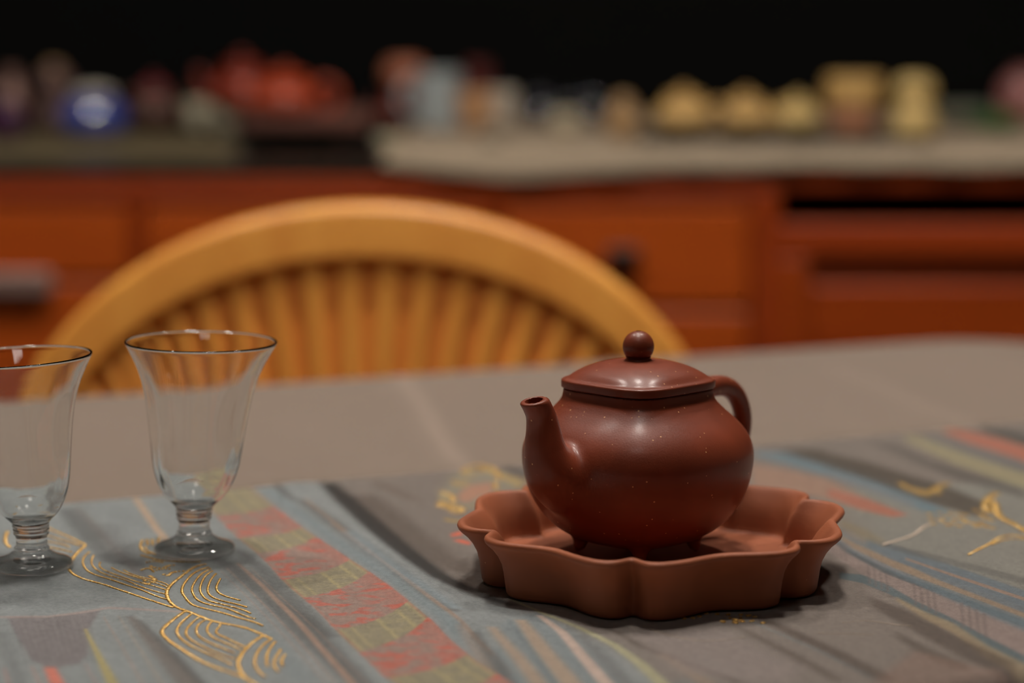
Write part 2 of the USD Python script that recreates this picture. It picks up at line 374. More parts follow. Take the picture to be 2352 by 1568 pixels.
BAND_R = [(30.52,95.56),(30.14,91.15),(29.79,84.81),(29.59,78.92),(29.28,74.47),(28.98,71.66),(28.54,67.11)]
SLOPE_L, SLOPE_R = 0.096, 0.097
BAND_CUTS = [(90.84,91.32),(86.31,87.12),(83.57,85.24),(79.25,81.15),(76.47,79.0),(71.95,74.34),(69.14,71.95),(66.11,67.54),(63.79,65.05)]
HATCH = [[(47.32,76.74),(46.16,74.69),(46.22,74.67),(47.38,76.71)],[(47.29,76.38),(46.14,74.36),(46.2,74.33),(47.35,76.36)],[(47.26,76.03),(46.11,74.02),(46.18,73.99),(47.32,76.01)],[(47.23,75.68),(46.09,73.69),(46.15,73.66),(47.3,75.66)],[(46.46,72.84),(44.95,70.31),(45.03,70.27),(46.54,72.8)],[(46.43,72.39),(44.93,69.89),(45.01,69.85),(46.51,72.35)],[(46.4,71.95),(44.91,69.47),(44.98,69.44),(46.48,71.91)],[(46.37,71.51),(44.88,69.06),(44.96,69.02),(46.45,71.47)],[(46.39,69.76),(44.73,67.1),(44.81,67.06),(46.48,69.72)],[(46.35,69.28),(44.7,66.66),(44.79,66.62),(46.44,69.24)],[(46.32,68.81),(44.68,66.22),(44.76,66.18),(46.41,68.77)],[(46.28,68.35),(44.65,65.78),(44.74,65.74),(46.37,68.31)],[(46.33,66.8),(44.53,64.04),(44.63,64.0),(46.43,66.75)],[(46.3,66.3),(44.51,63.58),(44.6,63.54),(46.39,66.26)],[(46.26,65.81),(44.48,63.12),(44.58,63.08),(46.36,65.76)],[(46.22,65.32),(44.46,62.67),(44.55,62.63),(46.32,65.28)]]
# ground right of the dark stripe
paint([(33.68,95.19),(32.52,86.66),(31.73,80.06),(31.63,75.73),(32.15,72.8),(32.9,70.23),(33.03,66.01),(32.51,62.05),(32.29,60.54),(45.52,54.65),(72.07,69.05),(99.01,95.4),(54.33,96.13)], TAUPE, 0.48, .9, .2)
paint([(52.41,85.31),(48.28,75.44),(49.07,66.94),(55.72,72.12),(61.04,83.52),(56.25,84.62)], np.array(lin(120,120,112)), 1.2, .7)
# left of the ribbon
paint([(25.47,96.11),(25.02,92.88),(24.52,89.18),(24.27,86.53),(24.57,86.4),(24.81,89.05),(25.31,92.75),(25.73,96.0)], TAN*1.2, 0.06, .95)
paint([(22.04,94.48),(21.58,89.38),(21.29,84.33),(22.01,84.01),(22.49,88.98),(22.68,94.2)], DARK*1.6, 0.36, .55, .5)
paint([(22.7,94.65),(22.23,87.85),(21.86,81.5),(22.19,81.35),(22.62,87.67),(23.02,94.51)], BROWN*1.3, 0.21, .4, .4)
paint([(22.83,90.97),(21.79,84.1),(21.94,81.1),(22.36,80.92),(22.66,83.72),(23.45,90.69)], GREY*.8, 0.42, .5, .5)
paint([(16.44,78.06),(17.67,77.39),(19.48,77.6),(18.58,75.49),(17.73,72.26),(17.18,71.29),(16.21,71.19),(15.97,72.49),(16.18,75.25)], np.array(lin(110,102,102)), 0.10, .8)
for pin in [[(16.45,77.55),(15.73,72.04),(15.78,72.02),(16.49,77.53)],[(16.65,77.46),(15.91,71.97),(15.95,71.95),(16.69,77.44)],[(16.85,77.37),(16.08,71.89),(16.13,71.87),(16.89,77.36)],[(17.04,77.29),(16.25,71.82),(16.3,71.79),(17.08,77.27)],[(17.24,77.2),(16.42,71.74),(16.47,71.72),(17.28,77.18)],[(17.43,77.11),(16.59,71.66),(16.64,71.64),(17.47,77.09)],[(17.63,77.02),(16.76,71.59),(16.81,71.57),(17.67,77.01)],[(17.83,76.94),(16.93,71.51),(16.98,71.49),(17.87,76.92)],[(18.02,76.85),(17.1,71.43),(17.15,71.41),(18.06,76.83)],[(18.22,76.76),(17.27,71.36),(17.32,71.34),(18.26,76.74)],[(18.42,76.67),(17.45,71.28),(17.49,71.26),(18.46,76.66)],[(18.61,76.59),(17.62,71.21),(17.67,71.18),(18.65,76.57)],[(18.81,76.5),(17.79,71.13),(17.84,71.11),(18.85,76.48)]]:
    paint(pin, np.array(lin(96,90,92)), 0.03, .5)
paint([(16.24,78.14),(17.71,77.56),(18.76,77.69),(19.87,77.97),(20.88,77.26),(21.99,76.41),(21.92,76.19),(20.8,76.98),(19.8,77.68),(18.69,77.4),(17.65,77.33),(16.19,77.91)], PINK*1.15, 0.05, .6)
paint([(18.38,75.46),(17.91,72.18),(17.39,68.57),(17.72,68.42),(18.1,72.09),(18.47,75.42)], np.array(lin(154,142,94)), 0.06, .95)
paint([(16.13,71.38),(15.83,69.12),(16.23,68.94),(16.45,71.24)], np.array(lin(188,108,90)), 0.10, .95)
paint([(19.35,76.76),(18.85,72.32),(18.33,68.16),(18.4,68.12),(18.91,72.29),(19.4,76.74)], np.array(lin(146,122,106)), 0.04, .6)
paint([(19.82,76.68),(19.26,71.58),(18.84,67.93),(18.95,67.88),(19.35,71.54),(19.89,76.65)], np.array(lin(146,130,112)), 0.05, .45)
paint([(20.05,76.45),(19.58,71.44),(19.27,67.58),(19.98,67.27),(20.15,71.18),(20.29,76.34)], BROWN*1.5, 0.21, .6, .3)
paint([(20.24,75.86),(20.04,71.23),(19.82,67.34),(20.13,67.2),(20.31,71.11),(20.37,75.8)], DARK*1.5, 0.18, .6, .3)
paint([(15.79,71.75),(15.51,69.26),(15.6,69.22),(15.86,71.72)], np.array(lin(150,118,106)), 0.05, .7)
paint([(14.99,71.83),(14.66,69.64),(14.73,69.61),(15.04,71.81)], np.array(lin(160,110,96)), 0.05, .7)
paint([(17.36,71.32),(17.05,68.57),(17.12,68.54),(17.41,71.3)], np.array(lin(150,118,106)), 0.05, .6)
paint([(15.64,76.08),(15.18,72.29),(14.85,69.55),(15.2,69.4),(15.55,72.13),(15.93,75.95)], DARK*2.0, 0.30, .35)
# dark and blue bars between the waves and the ribbon
paint([(25.01,84.21),(25.01,79.73),(24.52,73.96),(24.02,67.28),(23.86,64.79),(24.56,64.47),(24.86,66.91),(25.57,73.49),(25.85,79.36),(25.45,84.01)], DARK*1.7, 0.30, .62, .4)
paint([(26.29,84.83),(26.05,81.46),(25.44,75.46),(25.09,71.28),(25.6,71.05),(26.06,75.19),(26.62,81.2),(26.59,84.69)], DARK*1.3, 0.21, .45, .5)
paint([(25.7,82.36),(25.46,78.97),(24.89,73.17),(24.07,66.47),(23.85,64.79),(24.11,64.68),(24.31,66.37),(25.09,73.08),(25.64,78.89),(25.82,82.31)], np.array(lin(150,122,106)), 0.06, .75, .3)
paint([(25.16,81.85),(24.79,77.2),(24.28,71.64),(23.63,66.15),(23.71,66.12),(24.36,71.6),(24.86,77.17),(25.22,81.83)], np.array(lin(142,118,104)), 0.04, .6)
paint([(24.86,81.62),(24.46,76.88),(23.95,71.49),(23.4,66.26),(23.47,66.22),(24.01,71.46),(24.52,76.86),(24.9,81.6)], np.array(lin(142,118,104)), 0.03, .5)
paint([(25.96,81.5),(25.6,77.25),(25.15,71.55),(24.43,65.29),(24.49,65.26),(25.2,71.52),(25.65,77.23),(26.0,81.48)], np.array(lin(140,116,104)), 0.03, .55)
paint([(24.36,82.96),(23.56,75.65),(22.56,66.89),(23.28,66.57),(24.09,75.41),(24.71,82.81)], BLUE*1.05, 0.30, .5, .3)
# right of the ribbon
paint([(30.74,94.96),(30.34,89.41),(29.92,83.21),(29.67,77.66),(29.24,72.17),(28.59,65.78),(29.12,65.54),(29.71,71.96),(30.14,77.45),(30.37,83.01),(30.81,89.2),(31.18,94.77)], BLUE*1.12, 0.18, .85)
paint([(31.39,95.48),(31.11,92.82),(31.14,91.65),(31.24,91.61),(31.37,92.7),(31.73,95.33)], DARK*1.6, 0.18, .7)
paint([(31.25,91.79),(30.86,87.39),(30.38,81.43),(30.01,76.11),(29.71,72.15),(30.16,71.95),(30.53,75.88),(30.96,81.17),(31.39,87.16),(31.57,91.65)], DARK*1.9, 0.18, .6, .4)
paint([(31.51,91.68),(30.92,85.48),(30.39,79.9),(29.98,75.1),(29.54,69.89),(28.83,64.88),(29.02,64.79),(29.72,69.81),(30.14,75.03),(30.54,79.83),(31.07,85.41),(31.64,91.62)], np.array(lin(140,118,100)), 0.05, .7, .3)
paint([(30.96,86.91),(30.5,81.38),(30.22,76.36),(29.75,71.32),(29.81,71.29),(30.28,76.34),(30.56,81.35),(31.02,86.89)], np.array(lin(144,120,104)), 0.03, .6)
paint([(30.87,85.25),(30.34,80.3),(30.15,76.39),(30.02,72.45),(30.42,72.28),(30.62,76.18),(30.83,80.08),(31.27,85.07)], np.array(lin(126,140,146)), 0.18, .6, .3)
paint([(33.24,92.36),(32.45,86.69),(32.1,81.44),(32.09,78.03),(33.22,77.52),(33.57,80.79),(34.15,85.93),(34.72,91.7)], BROWN*.8, .5, .55)
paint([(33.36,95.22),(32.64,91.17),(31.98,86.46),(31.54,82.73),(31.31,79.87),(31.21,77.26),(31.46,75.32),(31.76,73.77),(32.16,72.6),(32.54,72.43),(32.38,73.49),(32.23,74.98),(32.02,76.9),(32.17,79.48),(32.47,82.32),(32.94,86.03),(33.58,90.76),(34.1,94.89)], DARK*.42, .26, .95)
paint([(35.88,95.04),(36.11,92.57),(36.11,90.59),(35.78,89.78),(35.45,90.88),(35.35,93.62)], BROWN*1.3, 0.30, .4)
# flower behind the tray
paint([(37.72,90.27),(38.26,91.11),(39.1,92.15),(40.06,92.24),(39.9,91.59),(39.02,89.89),(38.53,89.9),(37.76,88.99),(37.4,89.06)], np.array(lin(186,96,68)), 0.14, .95, .3)
# yellow ground of the peony behind the tray
paint([(40.39,96.16),(40.18,95.37),(39.52,94.15),(39.9,93.99),(40.6,95.19),(40.67,96.03)], np.array(lin(176,152,84)), .14, .8)
paint([(41.02,95.65),(40.89,94.19),(40.9,92.91),(40.69,91.34),(41.12,91.15),(41.48,92.65),(41.4,93.96),(41.41,95.48)], np.array(lin(176,152,84)), .16, .75)
paint([(38.79,93.32),(39.06,93.1),(39.36,92.96),(39.07,92.27),(38.62,92.06),(38.43,92.45)], np.array(lin(182,156,92)), .12, .8)
paint([(36.76,89.92),(36.88,89.29),(37.07,88.73),(36.93,87.85),(36.6,87.08),(36.54,87.47),(36.36,88.01),(36.36,88.95)], np.array(lin(186,150,84)), .12, .85)
paint([(37.44,91.48),(37.7,91.16),(37.58,90.33),(37.18,89.35),(37.08,89.68),(36.96,90.31)], np.array(lin(170,154,100)), .14, .7)
paint([(35.59,86.44),(35.94,86.02),(36.19,85.82),(36.0,85.37),(35.69,85.42),(35.41,85.99)], np.array(lin(160,144,92)), .12, .6)
paint([(34.66,83.65),(35.24,83.98),(35.02,83.31),(34.52,83.2)], np.array(lin(196,92,66)), 0.08, .95)
paint([(34.32,82.63),(34.68,82.63),(34.82,82.0),(34.59,81.61),(34.43,82.01)], np.array(lin(196,92,66)), 0.08, .95)
paint([(42.19,96.47),(42.4,95.04),(42.57,93.12),(41.93,91.72),(41.75,93.59),(41.86,95.72)], DARK*1.5, 0.24, .7)
paint([(37.26,91.06),(39.39,94.75),(40.83,95.74),(41.4,92.79),(40.79,90.99),(38.03,87.83),(36.74,87.48)], np.array(lin(132,126,108)), 0.48, .6)
# front of the tray: curved stripes
paint([(32.66,73.77),(32.86,71.51),(30.97,70.47),(27.65,64.21),(31.32,62.57),(31.87,64.86),(32.68,69.09)], np.array(lin(112,120,122)), 0.24, .8)
paint([(30.36,70.13),(29.7,66.93),(28.88,63.31),(29.35,63.1),(30.09,66.75),(30.62,70.01)], TAN*1.0, 0.18, .85)
paint([(31.63,70.79),(30.76,67.59),(30.07,64.59),(29.7,62.94),(30.29,62.68),(30.63,64.34),(31.26,67.37),(31.94,70.65)], TAN*1.05, 0.16, .85)
paint([(31.37,70.91),(30.45,67.16),(29.43,63.06),(29.62,62.98),(30.63,67.08),(31.5,70.85)], BLUE*.8, 0.12, .7)
paint([(29.6,69.86),(28.76,66.79),(27.93,63.73),(28.52,63.46),(29.26,66.57),(29.91,69.73)], DARK*2.1, 0.18, .6)
paint([(29.45,70.53),(28.66,67.39),(27.66,63.85),(28.09,63.66),(29.03,67.23),(29.71,70.42)], np.array(lin(136,120,108)), 0.20, .6)
paint([(32.5,71.03),(32.21,68.82),(31.47,65.59),(30.73,62.48),(31.15,62.29),(31.84,65.42),(32.52,68.68),(32.68,70.95)], np.array(lin(172,152,140)), 0.07, .95)
paint([(32.52,68.26),(31.96,65.37),(31.26,62.25),(31.8,62.0),(32.45,65.15),(32.9,68.09)], DARK*2.0, 0.30, .45)
paint([(32.57,73.47),(32.72,71.45),(33.0,69.07),(33.05,66.68),(32.79,64.45),(32.27,61.79),(32.67,61.62),(33.14,64.3),(33.33,66.56),(33.23,68.97),(32.9,71.36),(32.7,73.41)], np.array(lin(150,146,116)), 0.07, .95)
paint([(33.91,68.55),(33.79,66.24),(34.18,63.83),(34.55,61.29),(34.86,61.15),(34.44,63.71),(33.99,66.15),(34.04,68.49)], BROWN*.75, 0.18, .75)
paint([(33.92,65.05),(33.68,62.45),(33.57,61.22),(33.97,61.04),(34.04,62.29),(34.17,64.94)], np.array(lin(138,118,100)), 0.20, .6)
paint([(32.92,62.27),(32.97,60.73),(33.44,60.52),(33.39,62.06)], BLUE*.9, 0.18, .5)
paint([(38.67,69.25),(38.57,66.78),(38.68,63.49),(38.53,59.78),(38.74,59.68),(38.86,63.41),(38.68,66.72),(38.75,69.21)], np.array(lin(106,110,110)), 0.08, .8)
paint([(38.91,68.49),(38.87,66.34),(38.78,63.34),(38.54,59.77),(39.2,59.48),(39.4,63.06),(39.39,66.11),(39.26,68.34)], BROWN*.78, 0.21, .7, .2)
paint([(37.75,67.14),(37.58,63.98),(37.36,60.3),(37.76,60.12),(37.96,63.81),(37.95,67.05)], BROWN*.85, 0.21, .6, .2)
paint([(34.37,67.74),(37.2,67.08),(37.35,61.88),(35.82,60.57),(33.61,63.01)], np.array(lin(130,118,114)), 0.48, .5)
# right front corner
paint_deep([(47.52,77.92),(47.75,76.57),(47.25,73.23),(46.86,70.08),(46.51,66.4),(46.45,62.66),(44.24,59.63),(44.46,63.43),(44.84,67.02),(45.21,70.03),(45.98,73.71),(46.65,76.49)], np.array(lin(140,122,116)), 0.10, .92, .25)
paint_deep([(45.44,73.88),(45.04,70.32),(44.84,67.02),(44.52,63.52),(44.21,63.06),(44.51,66.52),(44.69,69.78),(45.15,73.4)], np.array(lin(112,98,92)), 0.12, .5, .5)
paint_deep([(44.94,72.23),(45.5,71.62),(45.49,69.91),(45.11,67.69),(44.91,65.32),(44.59,62.89),(44.29,60.32),(44.18,59.11),(43.01,57.52),(43.22,58.84),(43.66,61.56),(44.19,64.27),(44.5,66.78),(44.8,68.84),(44.8,70.5),(44.45,71.44)], np.array(lin(86,100,104)), 0.08, .9)
paint_deep([(48.24,78.79),(47.31,75.71),(46.81,72.25),(46.84,68.96),(46.83,66.1),(46.91,62.82),(46.31,62.01),(46.31,65.36),(46.34,68.22),(46.33,71.5),(46.85,74.96),(47.83,78.12)], np.array(lin(72,82,86)), 0.08, .85)
paint_deep([(48.99,80.03),(48.28,76.66),(47.87,73.03),(47.67,68.87),(47.8,64.03),(45.99,61.56),(46.18,66.68),(46.59,71.06),(47.1,74.77),(47.91,78.25)], np.array(lin(100,116,124)), 0.18, .6)
paint_deep([(48.56,78.99),(47.96,76.15),(47.69,73.03),(47.8,70.67),(47.89,67.87),(48.01,64.32),(47.11,63.1),(47.1,66.74),(47.06,69.56),(47.08,72.09),(47.41,75.26),(48.23,78.45)], np.array(lin(146,122,98)), 0.09, .85)
paint_deep([(48.94,76.78),(49.13,74.98),(49.2,72.21),(49.26,69.58),(49.38,66.19),(47.52,63.65),(47.48,67.03),(47.52,69.71),(47.79,72.91),(48.13,75.5)], np.array(lin(98,110,118)), 0.12, .85)
paint_deep([(48.37,73.23),(48.48,70.59),(48.64,67.92),(48.83,65.44),(48.54,65.04),(48.38,67.55),(48.25,70.25),(48.18,72.93)], np.array(lin(150,120,100)), 0.04, .8)
paint_deep([(49.01,75.68),(49.51,74.09),(49.95,71.64),(50.6,67.85),(49.99,67.01),(49.39,70.84),(48.87,73.12),(48.61,75.05)], np.array(lin(92,90,86)), 0.15, .6)
paint_deep([(44.8,68.3),(44.57,66.36),(44.55,64.54),(43.94,61.72),(43.7,58.89),(42.72,57.55),(43.03,60.44),(43.79,63.43),(43.99,65.48),(44.53,67.88)], np.array(lin(150,130,102)), 0.14, .8)
paint_deep([(43.99,68.66),(44.14,66.49),(43.76,63.38),(43.53,59.78),(42.27,58.01),(42.43,61.43),(42.87,64.56),(43.33,67.62)], BROWN*.95, 0.24, .7)
paint_deep([(42.28,64.4),(42.07,62.1),(42.13,60.29),(41.57,59.47),(41.38,61.06),(41.8,63.66)], BROWN*.85, 0.21, .6)
paint_deep([(41.51,62.23),(42.33,59.66),(43.16,58.76),(41.75,57.93),(38.19,59.52)], np.array(lin(128,102,90)), 0.30, .6)
# right back corner
paint_deep([(53.88,93.93),(54.89,93.13),(55.79,90.87),(55.87,87.41),(55.28,83.14),(54.46,79.4),(53.52,78.01),(53.61,80.61),(53.82,84.18),(53.9,87.76),(53.61,90.94),(53.35,92.99)], np.array(lin(104,122,130)), 0.18, .92)
paint_deep([(54.36,88.52),(54.42,85.13),(54.19,81.49),(53.8,80.9),(53.92,84.34),(53.95,87.84)], np.array(lin(132,124,122)), 0.20, .6)
paint_deep([(52.29,91.53),(52.94,89.8),(53.49,87.09),(52.93,83.1),(52.58,79.51),(51.76,79.33),(51.37,80.96),(51.3,83.83),(49.81,86.98)], np.array(lin(154,122,104)), 0.18, .9)
paint_deep([(52.49,85.28),(52.79,82.88),(52.58,79.51),(51.85,79.47),(51.49,81.46),(51.65,84.07)], np.array(lin(168,100,80)), 0.15, .8)
paint_deep([(54.96,94.04),(56.71,93.5),(57.16,89.81),(57.26,84.17),(56.71,79.04),(54.94,78.0),(54.72,81.34),(55.05,85.77),(55.01,90.32)], np.array(lin(80,70,60)), 0.30, .92)
paint_deep([(60.02,93.97),(60.58,92.99),(59.86,88.38),(60.16,83.91),(59.92,81.97),(58.84,80.47),(58.47,84.67),(59.21,89.81)], np.array(lin(84,78,72)), 0.36, .7)
paint_deep([(62.51,94.87),(62.81,93.85),(62.38,90.73),(62.09,87.61),(61.97,83.32),(59.95,80.56),(60.22,84.94),(60.45,87.9),(61.18,91.39),(61.75,93.7)], np.array(lin(150,140,110)), 0.18, .92)
paint_deep([(63.58,94.65),(63.56,91.41),(63.41,86.8),(61.97,84.8),(62.3,89.59),(62.8,93.48)], np.array(lin(104,104,104)), 0.18, .7)
paint_deep([(65.21,95.61),(65.8,94.31),(65.95,92.08),(65.79,88.51),(63.52,85.42),(63.86,89.13),(64.07,91.8),(64.53,94.61)], np.array(lin(172,104,84)), 0.21, .92)
paint_deep([(67.22,95.64),(67.52,93.93),(67.53,90.88),(65.92,88.68),(66.14,91.99),(66.38,94.44)], np.array(lin(66,64,60)), 0.24, .85)
paint_deep([(55.89,85.4),(55.75,84.03),(56.03,83.3),(56.86,83.74),(57.72,84.27),(56.32,82.77),(55.32,82.24),(55.16,83.29)], np.array(lin(150,128,84)), 0.15, .7)
paint_deep([(49.83,80.1),(49.65,77.9),(49.26,76.06),(48.61,75.05),(48.65,76.33),(49.15,78.99)], np.array(lin(130,116,88)), 0.18, .6)

# brocade ribbon: alternating sections with woven figures
BL, BR = np.array(BAND_L), np.array(BAND_R)
def edge(E, t): return np.stack([np.interp(t, np.linspace(0, 1, len(E)), E[:, k]) for k in (0, 1)], -1)
fl, fr = CubicSpline(BL[::-1, 1], BL[::-1, 0]), CubicSpline(BR[::-1, 1], BR[::-1, 0])
vv = np.clip(FV, min(BL[:, 1].min(), BR[:, 1].min()), 96)
xl, xr = fl(np.clip(vv, BL[:, 1].min(), BL[:, 1].max())), fr(np.clip(vv, BR[:, 1].min(), BR[:, 1].max()))
xl += np.where(vv < BL[:, 1].min(), (vv - BL[:, 1].min()) * SLOPE_L, 0); xr += np.where(vv < BR[:, 1].min(), (vv - BR[:, 1].min()) * SLOPE_R, 0)
s = (FU - xl) / (xr - xl)                                  # 0..1 across the ribbon
inb = np.clip(np.minimum(s, 1 - s) * 30 + .5, 0, 1) * (FV > 58)
BD = np.array(BAND_CUTS)                                   # v of each boundary at the ribbon's left and right edge
bow = .45 * np.sin(np.pi * np.clip(s, 0, 1))
depth = np.zeros_like(FU)
for a, b in BD: depth += np.clip(((a + (b - a) * s - bow) - FV) / .10 + .5, 0, 1)
red = depth % 2.0; red = np.where(red > 1, 2 - red, red)
cell = np.floor(FU / .11) * 12.9898 + np.floor(FV / .09) * 78.233
spk = np.abs(np.sin(cell) * 43758.5453) % 1
tw = .5 + .5 * np.sin((FU * 1.0 + FV * .45) * 2 * np.pi / .21)
fig = meshkit.fbm(np.stack([FU * 2.1 + FV * .4, FV * 2.6, FU * 0 + 3], -1), 3, 9)
fig2 = meshkit.fbm(np.stack([FU * 1.6 + FV * .8, FV * 2.0, FU * 0 + 8], -1), 3, 12)
patch = .72 * np.clip((fig - .55) * 14, 0, 1) * np.clip((.66 - s) * 5, 0, 1) + .6 * np.clip((fig2 - .57) * 12, 0, 1) * np.clip((s - .5) * 5, 0, 1)
wash = np.clip((s - .66) * 4, 0, 1) * .40 + .05
redc = np.array(lin(128, 114, 106)); rw = np.clip(patch + wash * (.5 + .5 * spk) + .14 * tw * (s > .08), 0, 1)[:, None]
redcol = redc * (1 - rw) + np.array(lin(164, 84, 70)) * rw
ln = np.maximum.reduce([np.clip(1 - np.abs(s - k) * 28, 0, 1) for k in (.06, .18, .52, .80, .95)])
box = np.clip(1 - np.abs(np.maximum(np.abs((s - .64) * 4.4), np.abs(((depth * 0 + FV * .9) % 1) - .5) * 1.6) - .62) * 9, 0, 1)
kw = np.clip(.18 + .45 * spk * tw + .45 * ln + .55 * box, 0, 1)[:, None]
kcol = np.array(lin(112, 106, 94)) * (1 - kw) + np.array(lin(148, 138, 102)) * kw
bcol = redcol * red[:, None] + kcol * (1 - red[:, None])
brd = np.clip(1 - np.abs(np.minimum(s, 1 - s) - .02) * 40, 0, 1)[:, None] * .5
bcol = bcol * (1 - brd) + np.array(lin(160, 96, 78)) * brd
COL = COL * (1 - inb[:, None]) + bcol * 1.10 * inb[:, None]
# little hatched bars woven into the pinkish band
for bar in HATCH: paint(bar, np.array(lin(98, 86, 82)), .05, .6)
grain = np.random.default_rng(5).random(len(FU)); g2 = ndimage.gaussian_filter(np.random.default_rng(6).standard_normal(UU.shape), (1.2, .7)).ravel()
COL = COL * (1 + .26 * (grain - .5) + .16 * g2)[:, None]
COL = np.clip(COL * 1.48, .004, .9)
zz = T - .07 * nz(.22, .16, 5) ** 1.0 * 1.0 - .02 * nz(.9, .5, 6)
zz += .0
RIDGE = [(32.35,94.45),(31.61,86.63),(30.88,80.06),(30.26,74.97),(29.67,71.05)]
rd = shapely.distance(sg.LineString(RIDGE), shapely.points(FU, FV)).reshape(UU.shape)
zz += .16 * np.exp(-(rd / 1.1) ** 2)
VN = VV.copy()
roll = np.clip((RV0 - VV) / .45, 0, None)          # the near edge bends down over the table's edge
zz = zz - np.where(roll > 0, (.62 * (1 - np.cos(np.clip(roll, 0, np.pi / 2)))), 0); VN = np.where(roll > 0, RV0 - .68 * np.sin(np.clip(roll, 0, np.pi / 2)), VN)
XY = world(UU, VN)
nu, nv = len(ug), len(vg)
i = np.arange(nu - 1)[None, :] + nu * np.arange(nv - 1)[:, None]
RF = np.stack([i, i + 1, i + nu + 1, i + nu], -1).reshape(-1, 4)
runner = thing('table_runner', 'blue-grey silk brocade table runner with gold waves and red ribbon', 'table runner')
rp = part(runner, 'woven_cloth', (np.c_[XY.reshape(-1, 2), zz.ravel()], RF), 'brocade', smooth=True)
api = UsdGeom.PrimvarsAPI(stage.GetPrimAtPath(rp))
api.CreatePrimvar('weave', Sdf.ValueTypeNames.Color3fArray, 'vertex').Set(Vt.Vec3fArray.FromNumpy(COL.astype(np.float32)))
api.CreatePrimvar('st', Sdf.ValueTypeNames.TexCoord2fArray, 'vertex').Set(Vt.Vec2fArray.FromNumpy(np.stack([FU * 10, FV * 10], -1).astype(np.float32)))
from scipy.interpolate import RegularGridInterpolator
RZ = RegularGridInterpolator((vg, ug), zz, bounds_error=False, fill_value=T)
def rz_at(u, v): return RZ(np.stack([v, u], -1))

ico = trimesh.creation.icosphere(1, 1.0); IV, IFc = np.array(ico.vertices), np.array(ico.faces)
def stitches(lines, seed):
    """Rows of short couched stitches. lines: (points (u, v), thread width cm)."""
    rng = np.random.default_rng(seed); out = []
    for pts, w in lines:
        p = np.array(pts, float)
        d = np.r_[0, np.cumsum(np.hypot(*np.diff(p, axis=0).T))]
        if len(p) > 2 and d[-1] > 0: sp = CubicSpline(d, p)
        else: sp = lambda t, d=d, p=p: np.stack([np.interp(t, d, p[:, 0]), np.interp(t, d, p[:, 1])], -1)
        w = w * 1.22; step = max(.088, w * .78); m = max(2, int(d[-1] / step)); t = np.linspace(0, d[-1], m)
        q = sp(t); g = np.gradient(q, axis=0); g /= np.maximum(np.linalg.norm(g, axis=1, keepdims=True), 1e-9)
        z = rz_at(q[:, 0], q[:, 1])
        for k in range(m):
            a, b = g[k], np.array([-g[k][1], g[k][0]])
            sc = 1 + .25 * (rng.random() - .5)
            skew = .55
            e1 = (a * .47 + b * skew * .22) * step * sc; e2 = b * w * .5 * sc
            U = q[k] + IV[:, :1] * e1 + IV[:, 1:2] * e2
            out.append((np.c_[world(U[:, 0], U[:, 1]), z[k] + .012 + IV[:, 2] * min(.034, w * .35)], IFc))
    return join(*out)
